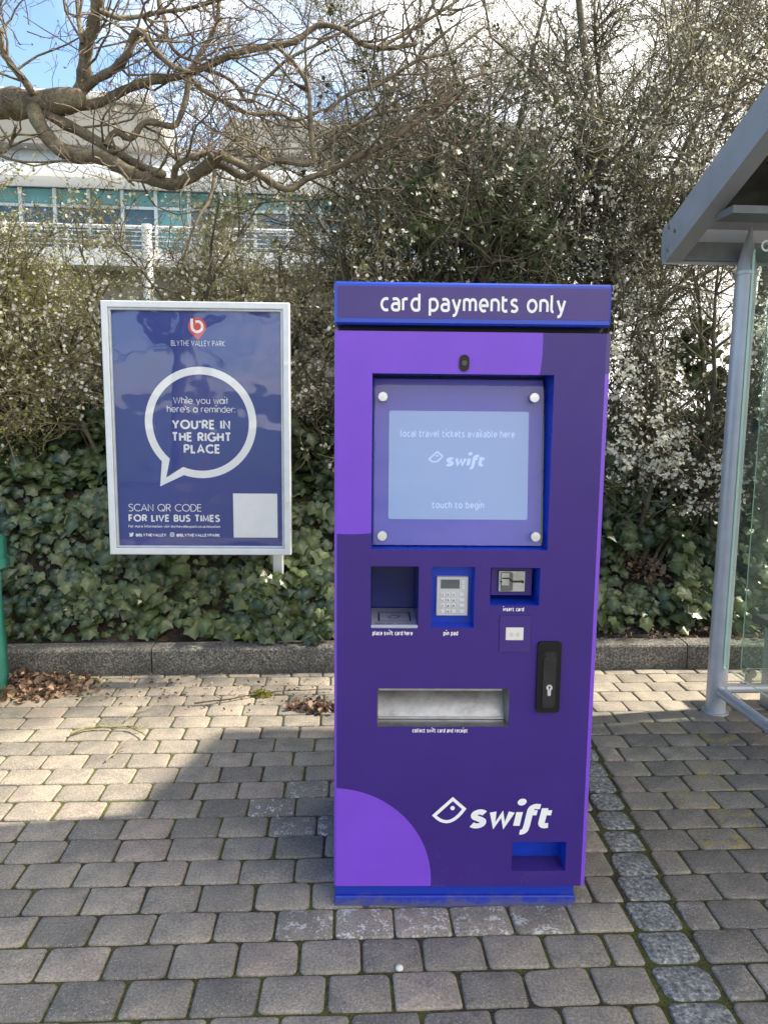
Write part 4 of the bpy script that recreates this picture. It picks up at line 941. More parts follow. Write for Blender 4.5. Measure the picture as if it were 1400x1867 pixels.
# rails and glass
rl = MB(); rl.tube([(0.03, 0, 0.118), (3.27, 0, 0.118)], 0.024, 14); rl.build('rail', GALV, bs)
rl = MB(); rl.tube([(0.0, -0.03, 0.118), (0.0, -1.60, 0.118)], 0.026, 14); rl.build('rail', GALV, bs)
m_pg, t, b = new_mat('shelter_glass')
for nd in list(t.nodes):
    if nd.type != 'OUTPUT_MATERIAL': t.nodes.remove(nd)
pane_shader(t, [n for n in t.nodes if n.type == 'OUTPUT_MATERIAL'][0], (0.90, 0.955, 0.925, 1), 0.03, 1.0, 0.0, 0.12)
m_ge, t, b = new_mat('glass_edge'); b.inputs['Base Color'].default_value = (0.45, 0.68, 0.58, 1); b.inputs['Roughness'].default_value = 0.15
def pane(u0, u1, y0, y1, z0, z1):
    g = MB(); g.box(u0, u1, y0, y1, z0, z1)
    o = g.build('glass_pane', [m_pg, m_ge], bs)
    thin = 0 if (u1 - u0) < (y1 - y0) else 1
    for p in o.data.polygons:
        n = p.normal
        p.material_index = 0 if abs(n[thin]) > 0.9 else 1
    return o
pane(0.120, 1.60, 0.005, 0.015, 0.215, 2.06); pane(1.64, 3.18, 0.005, 0.015, 0.215, 2.06)
pane(-0.002, 0.008, -1.50, -0.052, 0.245, 2.20)
for u, y in ((0.155, -0.012), (1.62, -0.012), (3.14, -0.012)):
    k_ = MB(); k_.box(u - .018, u + .018, -0.008, 0.002, 0.10, 0.225, bev=.002); k_.tube([(u - .002, -0.030, 0.205), (u - .002, -0.008, 0.205)], 0.017, 16); k_.tube([(u - .002, -0.042, 0.205), (u - .002, -0.031, 0.205)], 0.021, 16); k_.tube([(u - .002, 0.016, 0.205), (u - .002, 0.034, 0.205)], 0.019, 16); k_.build('glass_clamp', STEEL, bs)
mb = MB(); mb.box(0.42, 1.45, -0.050, -0.015, 0.55, 2.05, bev=.006); tp_ = mb.build('shade_panel', GALV, bs)  # unseen opaque panel, added to shade the pavers beside the post
mb = MB(); mb.box(0.48, 1.39, -0.0535, -0.0505, 0.62, 1.98); mb.build('shade_panel_face', WHITE, tp_)  # white face of the added panel
mb = MB(); mb.box(1.52, 3.1, -0.050, -0.015, 0.30, 2.05, bev=.006); ap_ = mb.build('shade_panel_wide', GALV, bs)  # second unseen opaque panel, added to block sun through the back
mb = MB(); mb.box(3.31, 3.36, -1.60, -0.05, 0.2, 2.3, bev=.006); mb.build('end_panel', GALV, bs)  # unseen solid end, added to stop sun coming in under the roof
a = shp(1387, 458, -0.21); mb = MB(); h_ = shp(1387, 437, -0.21)[1] - a[1]
mb.box(0.14, 3.1, -0.205, -0.201, a[1] - .03, a[1] + h_ + .03); mb.build('name_strip', plain('strip_grey', (0.17, 0.175, 0.185), 0.5), bs)
mb = MB(); write(mb, 'C', a[0], a[0] + h_ * .80, a[1], h_ * .76, h_ * .17, lambda u, z, off: (u, -0.2065 - off, z)); mb.build('name_lettering', WHITE, bs)

# bench under the shelter
BO2 = ground_pt(1397, 1290)
bn = thing('bench', 'grey bench with a dark seat standing inside the shelter', 'bench', (BO2[0] + 0.02, BO2[1], 0), SHY)
mb = MB(); mb.box(-0.035, 1.5, -0.16, 0.16, 0.405, 0.440, bev=0.006); mb.build('seat', plain('black_seat_slats', (0.016, 0.016, 0.017), 0.5), bn)
for u in (0.0, 1.3):
    lg = MB(); lg.box(u - 0.035, u + 0.035, -0.05, 0.05, 0.0, 0.404, bev=.006); lg.build('leg', GALV, bn)

# ------------------------------------------------------------------ green grit bin at the left edge
m_grn = plain('green_moulded_plastic', (0.020, 0.115, 0.092), 0.30, 0, 0.12, 8, bmp=0.03)
BI = (-1.935, 3.80, 0.0)
gb_ = thing('grit_bin', 'green plastic grit bin with sloping lid beside the leaf pile', 'grit bin', BI, radians(4))
mb = MB()
prof = [(0.0, 0.0), (0.018, 0.10), (0.014, 0.28), (0.004, 0.50), (0.006, 0.66)]      # right-hand side outline (x out, z)
nl = []
for x, z in prof: nl.append([(x, 0.0, z), (x, -0.62, z), (-0.95, -0.62, z), (-0.95, 0.0, z)])
V = [p for l_ in nl for p in l_]
mb.add(V, [[i * 4 + k, i * 4 + (k + 1) % 4, (i + 1) * 4 + (k + 1) % 4, (i + 1) * 4 + k] for i in range(4) for k in range(4)] + [[3, 2, 1, 0], [16, 17, 18, 19]])
for q in range(4): mb.box(0.006, 0.020, -0.15 - 0.13 * q - .02, -0.15 - 0.13 * q + .02, 0.02, 0.60, bev=0.006)
mb.build('body', m_grn, gb_)
mb = MB(); lid = [(0.05, 0.665), (0.05, 0.80), (-0.06, 0.852), (-0.30, 0.866), (-0.55, 0.842), (-0.68, 0.74), (-0.68, 0.665)]
mb.prism([(a - 0.0, b) for a, b in lid], -0.975, 0.020, axis='x'); 
mb.prism([(0.062, 0.662), (0.062, 0.700), (-0.69, 0.700), (-0.69, 0.662)], -0.985, 0.029, axis='x')
mb.build('lid', m_grn, gb_)
# ------------------------------------------------------------------ vegetation materials
def bark(name, c0, c1, c2, sc_=14):
    m, t, b = new_mat(name)
    n1 = noise(t, sc_, 5, 0.65); n2 = noise(t, sc_ * 7, 3, 0.6)
    c = ramp(t, n1, [(0.3, c0), (0.52, c1), (0.7, c2)])
    L(t, mixc(t, 1.0, c, ramp(t, n2, [(0.3, (0.6, 0.6, 0.6)), (0.7, (1.4, 1.4, 1.35))]), 'MULTIPLY'), b.inputs['Base Color'])
    b.inputs['Roughness'].default_value = 0.85; bump(t, b, mth(t, 'ADD', n1, mth(t, 'MULTIPLY', n2, 0.5)), 0.7, 0.01); return m
m_bark = bark('old_limb_bark', (0.062, 0.048, 0.030), (0.140, 0.112, 0.074), (0.185, 0.170, 0.096), 11)
m_twig = bark('red_brown_twig', (0.110, 0.078, 0.056), (0.185, 0.140, 0.108), (0.250, 0.195, 0.155), 3)
m_thorn = bark('grey_thorn_twig', (0.062, 0.056, 0.034), (0.128, 0.116, 0.074), (0.215, 0.198, 0.138), 3)
m_dkthorn = bark('dark_thorn_stem', (0.045, 0.038, 0.026), (0.095, 0.082, 0.058), (0.155, 0.138, 0.098), 5)
m_straw = bark('straw_coloured_twig', (0.13, 0.11, 0.065), (0.26, 0.225, 0.135), (0.38, 0.335, 0.22), 3)
def leafmat(name, lo, hi, rough, vein=None, trans=0.25, spec=0.5):
    m, t, b = new_mat(name)
    at_ = N(t, 'ShaderNodeAttribute', attribute_name='tone'); se = N(t, 'ShaderNodeSeparateColor'); L(t, at_.outputs['Color'], se.inputs[0])
    c = mixc(t, se.outputs[0], (*lo, 1), (*hi, 1))
    if vein: c = mixc(t, mth(t, 'MULTIPLY', mth(t, 'POWER', se.outputs[1], 2.2), 0.55), c, (*vein, 1))
    L(t, c, b.inputs['Base Color']); b.inputs['Roughness'].default_value = rough; b.inputs['Specular IOR Level'].default_value = spec
    if trans:
        tl = N(t, 'ShaderNodeBsdfTranslucent'); L(t, c, tl.inputs[0]); ms = N(t, 'ShaderNodeMixShader'); ms.inputs[0].default_value = trans
        L(t, b.outputs[0], ms.inputs[1]); L(t, tl.outputs[0], ms.inputs[2]); L(t, ms.outputs[0], t.nodes['Material Output'].inputs[0])
    return m
m_ivy = leafmat('ivy_leaf', (0.020, 0.042, 0.016), (0.145, 0.178, 0.060), 0.30, (0.26, 0.30, 0.17), 0.12)
m_bud = leafmat('young_leaf', (0.20, 0.21, 0.05), (0.42, 0.40, 0.12), 0.6, None, 0.3)
m_dleaf = leafmat('evergreen_leaf', (0.020, 0.034, 0.010), (0.062, 0.085, 0.020), 0.4, None, 0.15)
m_blo = leafmat('blackthorn_blossom', (0.64, 0.62, 0.52), (0.86, 0.85, 0.78), 0.7, None, 0.30)
m_dead = leafmat('dead_leaf', (0.075, 0.040, 0.025), (0.42, 0.29, 0.19), 0.8, None, 0.1)
m_tbud = leafmat('pink_brown_bud', (0.16, 0.10, 0.075), (0.30, 0.20, 0.15), 0.7, None, 0.1)

PENT_V = [(0, 0, 0)] + [(cos(2 * pi * k / 5), sin(2 * pi * k / 5), 0.30) for k in range(5)]
PENT_F = [(0, 1 + k, 1 + (k + 1) % 5) for k in range(5)]
LEAF_V = [(0, 0, 0), (0.33, 0.42, 0.07), (0, 1.0, -0.03), (-0.33, 0.42, 0.07), (0, 0.45, 0)]
LEAF_F = [(0, 1, 4), (1, 2, 4), (4, 2, 3), (0, 4, 3)]
half = [(0, 0.02), (.30, -.10), (.52, .16), (.46, .31), (.60, .58), (.34, .68)]
IVY_O = half + [(0, 1.05)] + [(-x, y) for x, y in half[:0:-1]]
IVY_V = [(0, .34, 0.05)] + [(x, y, -0.09 * (abs(x) * 1.3) - 0.10 * max(0, y - .6)) for x, y in IVY_O]
IVY_F = [(0, 1 + k, 1 + (k + 1) % len(IVY_O)) for k in range(len(IVY_O))]
IVY_C = [1.0] + [0.0] * len(IVY_O)

def pts_on(P, n, rng, t0=0.2):
    Mn, m, _ = P.shape; i = rng.integers(0, Mn, n); t = rng.uniform(t0, 0.999, n) * (m - 1); j = np.floor(t).astype(int); f = (t - j)[:, None]
    return P[i, j] * (1 - f) + P[i, j + 1] * f
def rand_dirs(n, rng, bias=(0, 0, 0)): return unit(rng.normal(0, 1, (n, 3)) + np.array(bias))

def add_flowers(name, P, n, rng, parent, clump=0.0, size=(0.008, 0.015), mask=None, seed=1, cl=3.0):
    p = pts_on(P, n * 3, rng)
    keep = lump(p, cl, seed) + rng.normal(0, 0.25, len(p)) > clump
    if mask is not None: keep &= mask(p)
    p = p[keep][:n]; p = p + rng.normal(0, 0.012, p.shape)
    nn = rand_dirs(len(p), rng, (0.3, -0.7, 0.7)); d = rand_dirs(len(p), rng)
    return scatter(name, PENT_V, PENT_F, p, d, nn, rng.uniform(*size, len(p)), m_blo, parent, rng.random(len(p)))
def add_leaves(name, P, n, rng, parent, mat, size, clump=-9, mask=None, seed=2, cl=2.5, up=0.4):
    p = pts_on(P, n * 3, rng); keep = lump(p, cl, seed) + rng.normal(0, 0.2, len(p)) > clump
    if mask is not None: keep &= mask(p)
    p = p[keep][:n]; p = p + rng.normal(0, 0.006, p.shape)
    return scatter(name, LEAF_V, LEAF_F, p, rand_dirs(len(p), rng, (0, 0, 0.5)), rand_dirs(len(p), rng, (0, -0.4, up)), rng.uniform(*size, len(p)), mat, parent, rng.random(len(p)))

def shrub(name, label, x, y, h, spread, stems, seed, flowers, leaves=(0, None, (0, 0)), clump=0.0, mat=None, group='blackthorn shrubs in the hedge', k=(9, 5, 3), r0=0.018, lean=(0, 0, 0), fl_mask=None, lf_mask=None, lclump=-9, cat='shrub', keepbox=None, droop=0.0, trunk=None):
    rng = np.random.default_rng(seed); z0 = float(bank_z(x, y)) - 0.05
    root = thing(name, label, cat, (x, y, z0), 0, group); loc = np.array([x, y, z0])
    ang = rng.uniform(0, 2 * pi, stems); rad = spread * np.sqrt(rng.random(stems))
    B = np.stack([x + rad * np.cos(ang) * .45, y + rad * np.sin(ang) * .28, np.full(stems, z0)], 1)
    D = np.stack([np.cos(ang) * spread / h * .9, np.sin(ang) * spread / h * .6, np.full(stems, 1.0)], 1) + rng.normal(0, 0.10, (stems, 3)) + np.array(lean)
    P0 = wander(B, D, h * rng.uniform(.72, 1.05, stems), 9, 0.13, np.array([0, 0, 0.02]), rng)
    rr = r0 * rng.uniform(.6, 1.25, stems)[:, None]; R0 = rr * (1 - np.linspace(0, 1, 9)[None] * .75)
    groups = [(P0, R0, 6)]
    P1, R1 = sprout(P0, R0, k[0], (h * .22, h * .42), (.5, 1.25), 6, 0.20, (0, -0.01, 0.03 - droop), rng, 0.12, 1, 0.009, 0.002)
    P2, R2 = sprout(P1, R1, k[1], (h * .09, h * .20), (.5, 1.35), 5, 0.24, (0, -0.01, 0.02 - droop), rng, 0.1, 1, 0.0048, 0.0014)
    P3, R3 = sprout(P2, R2, k[2], (.05, .17), (.5, 1.45), 4, 0.20, (0, 0, 0.02 - droop), rng, 0.1, 1, 0.0026, 0.0010)
    if keepbox is not None:
        def flt(P, R): q = keepbox(P[:, -1]) & keepbox(P[:, 0]); return P[q], R[q]
        P1, R1 = flt(P1, R1); P2, R2 = flt(P2, R2); P3, R3 = flt(P3, R3)
    sub = lambda gs: [(P - loc, R, s) for P, R, s in gs]
    mt = mat or m_thorn
    groups[0] = (P0 - loc, R0, 6)
    tubes_np('stems', [groups[0], *sub([(P1, R1, 4)])], m_dkthorn, root)
    tubes_np('twigs', sub([(P2, R2, 3), (P3, R3, 3)]), mt, root)
    allP = P3 - loc
    fm = (lambda p: fl_mask(p + loc)) if fl_mask else None; lm = (lambda p: lf_mask(p + loc)) if lf_mask else None
    if flowers: add_flowers('blossom', allP, flowers, rng, root, clump, mask=fm, seed=seed)
    if leaves[0]: add_leaves('leaves', allP, leaves[0], rng, root, leaves[1], leaves[2], lclump, lm, seed + 1)
    return root, P3

front = lambda p: (p[:, 1] > kerb_y(p[:, 0]) + 0.22) & ((p[:, 2] > np.where(p[:, 0] > .6, .80, .3)) | (p[:, 1] > 5.6))            # nothing grows out over the pavement
GRP = 'blackthorn shrubs in the hedge'
shrub('hedge_shrub', 'twiggy budding shrub behind the green grit bin', -2.75, 5.15, 2.05, 0.95, 15, 101, 4200, (17000, m_bud, (.012, .028)), 0.05, m_straw, keepbox=front, k=(15, 9, 5), droop=0.035)
shrub('hedge_shrub', 'twiggy shrub with yellow green buds standing above the left half of the notice board', -1.65, 5.25, 2.00, 1.0, 15, 102, 4200, (19000, m_bud, (.012, .028)), 0.05, m_straw, keepbox=front, k=(15, 9, 5), droop=0.035)
shrub('hedge_shrub', 'budding brown twigged shrub seen between the notice board and the ticket machine', -0.62, 5.20, 1.80, 0.95, 16, 103, 4200, (9000, m_bud, (.010, .022)), 0.0, m_straw, keepbox=front, k=(14, 9, 5), droop=0.035)
shrub('hedge_shrub', 'dense dark shrub with glossy green leaves rising behind the top left of the ticket machine', 0.48, 5.55, 2.85, 0.85, 20, 104, 600, (5200, m_dleaf, (.025, .055)), 0.15, m_thorn, keepbox=front, k=(13, 8, 4), lclump=0.05)
shrub('hedge_shrub', 'tangled shrub of bare thorny twigs behind the top right of the ticket machine', 0.95, 5.40, 2.60, 0.95, 18, 105, 900, (1500, m_dleaf, (.02, .045)), 0.0, m_thorn, keepbox=front, k=(13, 8, 4), lclump=0.2)
shrub('hedge_shrub', 'low shrub thick with white blossom between the ticket machine and the bus shelter post', 1.50, 4.95, 1.75, 0.75, 14, 106, 10000, (900, m_dleaf, (.02, .04)), 0.32, keepbox=front, k=(12, 7, 4), droop=0.03)
shrub('hedge_shrub', 'white flowering shrub growing behind the glass of the bus shelter', 2.28, 5.15, 2.4, 0.95, 16, 107, 9000, (900, m_dleaf, (.02, .04)), 0.3, keepbox=front, k=(12, 7, 4))

# the tall flowering thorn tree on the right
def thorn_tree(label, x, y, h, seed, flowers, spread, stems=5, lean=(0, 0, 0), k=(14, 9, 6, 2)):
    rng = np.random.default_rng(seed); z0 = float(bank_z(x, y)) - 0.05; loc = np.array([x, y, z0])
    root = thing('blackthorn_tree', label, 'tree', tuple(loc), 0)
    tr = wander(np.array([[x, y, z0]]), np.array([[.04, -.02, 1.0]]), np.array([h * .92]), 12, 0.07, np.array([0, 0, .02]), rng)
    rt = np.linspace(0.052, 0.010, 12)[None]
    D = rng.normal(0, 1, (stems, 3)) * np.array([1, .6, 0]) * .55 + np.array([0, 0, 1.0]) + np.array(lean)
    i = rng.integers(1, 5, stems); P0 = wander(tr[0, i], D, h * rng.uniform(.5, .8, stems), 10, 0.20, np.array([0, -.005, .01]), rng)
    R0 = np.linspace(0.021, 0.005, 10)[None] * rng.uniform(.7, 1.1, stems)[:, None]
    A = np.concatenate([wander(tr[0, 3:4], np.array([[.1, 0, 1]]), np.array([h * .6]), 10, .1, np.array([0, 0, .01]), rng), P0]); RA = np.concatenate([np.linspace(.022, .006, 10)[None], R0])
    P1, R1 = sprout(A, RA, k[0], (spread * .55, spread * 1.15), (.6, 1.3), 8, 0.20, (0, -0.01, 0.015), rng, .08, 1, .016, .004)
    P2, R2 = sprout(P1, R1, k[1], (.30, .70), (.5, 1.25), 6, 0.22, (0, -0.01, 0.01), rng, .1, 1, .0065, .0018)
    P3, R3 = sprout(P2, R2, k[2], (.10, .30), (.5, 1.4), 5, 0.22, (0, 0, 0.01), rng, .1, 1, .0032, .0011)
    P4, R4 = sprout(P3, R3, k[3], (.04, .12), (.5, 1.4), 3, 0.2, (0, 0, 0), rng, .1, 1, .002, .0010)
    tubes_np('trunk', [(tr - loc, rt, 9), (A - loc, RA, 7)], m_dkthorn, root)
    cr_ = tubes_np('crown', [(P1 - loc, R1, 4), (P2 - loc, R2, 3), (P3 - loc, R3, 3), (P4 - loc, R4, 3)], m_dkthorn if False else m_thorn, root)
    add_flowers('blossom', np.concatenate([P3[:, ::2]]) - loc, flowers, rng, root, 0.12, (.006, .0115), seed=seed, cl=2.2)
    add_leaves('leaves', P3 - loc, flowers // 2, rng, root, m_bud, (.008, .020), 0.0)
    return root
thorn_tree('tall blackthorn tree with lacy flowering crown rising behind the ticket machine and shelter roof', 1.62, 6.1, 5.2, 301, 22000, 1.30, 15, k=(15, 9, 7, 3))
thorn_tree('thinner thorn tree with sparse flowers standing further left in the hedge', 0.62, 6.5, 4.4, 302, 2600, 1.15, 4, (.15, 0, 0), k=(12, 8, 5, 2))
thorn_tree('flowering thorn tree half hidden behind the shelter roof edge', 3.1, 6.6, 5.2, 303, 13000, 1.3, 8)

# ------------------------------------------------------------------ the old spreading tree at the upper left
ot = thing('spreading_tree', 'old bare tree with thick twisting limbs reaching in over the hedge', 'tree', (-4.3, 5.0, float(bank_z(-4.3, 5.0)) - 0.05))
OTL = np.array(ot.location)
limbs = [  # outline points in the photograph, their distance, and the limb's diameter there in the same units
 ([(-330, 330), (-150, 235), (-40, 196), (20, 189), (70, 190), (110, 186), (150, 180)], (5.0, 4.5), (74, 42)),
 ([(140, 178), (152, 150), (155, 120), (158, 85), (172, 40), (180, -30), (172, -120)], (4.5, 4.3), (24, 15)),
 ([(145, 172), (170, 148), (205, 128), (230, 104), (240, 75), (247, 60), (262, 60), (282, 92), (318, 122), (352, 134)], (4.5, 4.3), (17, 8)),
 ([(135, 196), (185, 186), (232, 162), (280, 146), (320, 140), (360, 128), (410, 105), (455, 90), (500, 84), (540, 75), (565, 55), (588, 45), (625, 54), (645, 70), (670, 84), (710, 88), (760, 80)], (4.5, 4.7), (17, 7)),
 ([(62, 198), (68, 216), (84, 245), (108, 270), (140, 284), (178, 285), (205, 296), (245, 318), (280, 328), (314, 336), (345, 324), (375, 305), (405, 278)], (4.5, 4.25), (26, 20)),
 ([(78, 198), (108, 220), (148, 240), (186, 262), (222, 284), (260, 304), (300, 318)], (4.55, 4.35), (20, 14)),
 ([(400, 280), (435, 298), (470, 316), (500, 336), (528, 346), (560, 326), (600, 312), (650, 286), (705, 262), (770, 215), (840, 160)], (4.25, 4.7), (14, 6)),
 ([(385, 300), (410, 304), (432, 318), (448, 324), (465, 312), (480, 302), (505, 292), (545, 298), (572, 296), (570, 270), (566, 220), (562, 160), (540, 120), (500, 80)], (4.3, 4.6), (13, 6)),
 ([(196, 266), (203, 246), (218, 242), (236, 254), (250, 240), (262, 224), (285, 224), (318, 230), (330, 210), (340, 175), (352, 120), (392, 55), (400, 0), (405, -60)], (4.4, 4.6), (12, 7)),
 ([(318, 322), (322, 304), (345, 288), (376, 278), (392, 290)], (4.25, 4.2), (12, 7)),
 ([(60, 170), (46, 148), (24, 122), (8, 96), (2, 70), (-14, 40)], (4.5, 4.4), (14, 8)),
 ([(150, 80), (146, 50), (142, 10), (140, -40)], (4.45, 4.5), (8, 6)),
 ([(180, 18), (215, 32), (255, 30), (290, 22), (330, 18), (372, 8), (440, -12)], (4.35, 4.6), (9, 5)),
 ([(290, -20), (292, 10), (303, 44), (306, 70), (322, 96), (345, 108), (366, 116)], (4.6, 4.5), (9, 5)),
 ([(392, 310), (388, 345), (380, 370), (366, 390), (352, 420), (342, 450), (332, 476)], (4.2, 4.1), (7, 3)),
 ([(200, 292), (216, 304), (232, 324), (246, 339)], (4.35, 4.25), (7, 4)),
 ([(346, 140), (372, 165), (398, 180), (432, 200), (470, 208), (510, 206), (530, 218), (558, 214), (590, 198)], (4.5, 4.8), (8, 5)),
 ([(352, 120), (420, 145), (455, 190), (470, 160), (500, 130), (530, 105), (620, 60), (700, 20)], (4.6, 5.0), (7, 4)),
 ([(500, 300), (480, 290), (476, 272), (492, 268)], (4.3, 4.25), (6, 3)),
 ([(690, 88), (740, 60), (790, 30), (850, -10)], (4.7, 4.9), (7, 4)),
 ([(640, 332), (690, 285), (745, 225), (800, 170), (860, 140), (920, 128)], (4.6, 5.0), (8, 4)),
 ([(565, 296), (625, 240), (690, 208), (760, 196), (830, 186), (890, 176)], (4.6, 4.9), (7, 4)),
 ([(590, 205), (640, 170), (700, 150), (760, 110), (820, 95), (880, 50)], (4.7, 5.0), (7, 4)),
 ([(-60, 260), (0, 278), (20, 262), (30, 228)], (4.4, 4.35), (7, 5)),
]
def resample(p, n):
    p = np.array(spline(p, 6)); d = np.concatenate([[0], np.cumsum(np.linalg.norm(np.diff(p, axis=0), axis=1))]); s = np.linspace(0, d[-1], n)
    return np.stack([np.interp(s, d, p[:, k]) for k in range(p.shape[1])], 1), d[-1]
rng = np.random.default_rng(77)
big, LP_, LR_ = [], [], []
for k, (pts, (d0, d1), (w0, w1)) in enumerate(limbs):
    q, ln = resample(pts, max(8, int(5 + len(pts) * 3)))
    dd = np.linspace(d0, d1, len(q)) + 0.05 * np.sin(np.linspace(0, 5, len(q)) + k)
    P = np.array([at(px, py, y) for (px, py), y in zip(q, dd)])
    R = np.linspace(w0, w1, len(q)) / 2 / F * dd * (1 + 0.09 * np.sin(np.arange(len(q)) * 1.7 + k) + rng.normal(0, .05, len(q)))
    e_ = P[-1] - P[-2]; R2_ = R.copy(); R2_[-1] *= .8
    big.append(((np.concatenate([P, [P[-1] + e_ * .12, P[-1] + e_ * .2]]) - OTL)[None], np.concatenate([R2_, [R[-1] * .45, R[-1] * .04]])[None], 10))
    q2, _ = resample(P.tolist(), 16) if False else (np.array([P[int(round(i))] for i in np.linspace(0, len(P) - 1, 16)]), 0)
    LP_.append(q2); LR_.append(np.interp(np.linspace(0, 1, 16), np.linspace(0, 1, len(R)), R))
tk = np.array([[-4.3, 5.0, OTL[2]], [-4.28, 5.0, 1.1], [-4.1, 4.98, 1.9], [-3.7, 5.0, 2.55], at(-330, 330, 5.0), at(-240, 280, 4.9)])
tq = np.array(resample(tk.tolist(), 20)[0]) if False else None
tkd = np.concatenate([[0], np.cumsum(np.linalg.norm(np.diff(tk, axis=0), axis=1))]); s_ = np.linspace(0, tkd[-1], 18)
tp2 = np.stack([np.interp(s_, tkd, tk[:, k]) for k in range(3)], 1)
tubes_np('trunk', [((tp2 - OTL)[None], np.linspace(.26, .125, 18)[None], 14)], m_bark, ot)
tubes_np('limb', big, m_bark, ot)
LP_, LR_ = np.array(LP_[1:]), np.array(LR_[1:])
B1, BR1 = sprout(LP_, LR_, 10, (.35, 1.0), (.5, 1.3), 9, 0.24, (0.04, -0.01, 0.05), rng, .15, 1, .0075, .0022)
B2, BR2 = sprout(B1, BR1, 5, (.15, .50), (.45, 1.2), 7, 0.22, (0, -0.01, 0.03), rng, .1, 1, .0038, .0014)
B3, BR3 = sprout(B2, BR2, 3, (.06, .22), (.45, 1.2), 5, 0.20, (0, 0, 0.02), rng, .1, 1, .0022, .0010)
px_low = lambda P, f: (P[:, -1, 2] > 2.75) | (rng.random(len(P)) < f)      # few twigs hang below the limbs
ok1 = px_low(B1, .16) & (rng.random(len(B1)) < .85); ok2 = px_low(B2, .12) & (rng.random(len(B2)) < .72); ok3 = px_low(B3, .10) & (rng.random(len(B3)) < .72)
tubes_np('branches', [((B1 - OTL)[ok1], BR1[ok1], 5)], m_bark, ot)
tubes_np('twigs', [((B2 - OTL)[ok2], BR2[ok2], 3), ((B3 - OTL)[ok3], BR3[ok3], 3)], m_twig, ot)
p = B3[ok3][:, -1]; p = p[rng.random(len(p)) < 0.8]
scatter('buds', LEAF_V, LEAF_F, p - OTL, rand_dirs(len(p), rng, (0, 0, .6)), rand_dirs(len(p), rng), rng.uniform(.010, .022, len(p)), m_tbud, ot, rng.random(len(p)))

# ------------------------------------------------------------------ ivy over the bank and the foot of the hedge
def ivy_field(name, n, seed, x0, x1, s0, s1, zoff, keep, size=(.030, .105), tone=(0, 1)):
    rng = np.random.default_rng(seed); x = rng.uniform(x0, x1, n); s = rng.uniform(s0, s1, n); y = kerb_y(x) + s
    z = bank_z(x, y); P = np.stack([x, y, z], 1)
    e = 0.03; gx = (bank_z(x + e, kerb_y(x) + s) - z) / e; gy = (bank_z(x, y + e) - z) / e
    nb = unit(np.stack([-gx, -gy, np.ones(n)], 1)); lift = (0.0 + 0.14 * rng.random(n) ** 1.2) + 0.07 * lump(P, 7, seed) + zoff(x, s, rng)
    P = P + nb * lift[:, None] * np.array([1, 1, 1]); k = keep(P, s, rng); P, nb = P[k], nb[k]; m = len(P)
    nn = unit(nb * 0.75 + np.array([0.05, -0.55, 0.35]) + rng.normal(0, .38, (m, 3)))
    dn = np.array([0, -.15, -1.0]) + rng.normal(0, .45, (m, 3)); d = unit(dn - nn * (dn * nn).sum(1, keepdims=True))
    t = np.clip(0.30 + 0.34 * lump(P, 3.2, seed + 3) + rng.normal(0, .24, m), *tone)
    return P, d, nn, size[0] + (size[1] - size[0]) * rng.random(m) ** 1.4, t
def cat_(*a): return [np.concatenate(c) for c in zip(*a)]
hang = lambda x, s, r: np.zeros(len(x))
A1 = ivy_field('ivy', 5600, 401, -3.6, 0.5, 0.20, 1.15, hang, lambda P, s, r: (s > 0.215 + 0.05 * lump(P, 5, 9) + .02) & (r.random(len(P)) < .98))
A2 = ivy_field('ivy', 3800, 402, 0.3, 3.6, 0.26, 1.25, hang, lambda P, s, r: (s > 0.27 + 0.06 * lump(P, 5, 9)) & ~((np.abs(P[:, 0] - 1.72 - .25 * (s - .7)) < .17) & (s > .50) & (s < .95)))
_n = 170; _r = np.random.default_rng(409)
A4 = (np.stack([_r.uniform(-.80, -.28, _n), 4.265 - .09 * _r.random(_n), _r.uniform(.19, .60, _n)], 1), unit(np.array([0, -.15, -1.0]) + _r.normal(0, .4, (_n, 3))), unit(np.array([.05, -.8, .4]) + _r.normal(0, .35, (_n, 3))), _r.uniform(.04, .085, _n), np.clip(_r.normal(.35, .25, _n), 0, 1))
A3 = ivy_field('ivy', 1700, 403, -3.6, 3.6, 1.0, 2.4, lambda x, s, r: r.uniform(0, .35, len(x)), lambda P, s, r: r.random(len(P)) < .9)
P, d, nn, S, tn = cat_(A1, A2, A3, A4)
iv = scatter('ivy_ground_cover', IVY_V, IVY_F, P, d, nn, S, m_ivy, None, tn, IVY_C)
tag(iv, 'dark green ivy leaves covering the bank behind the kerb', 'ivy', kind='stuff')
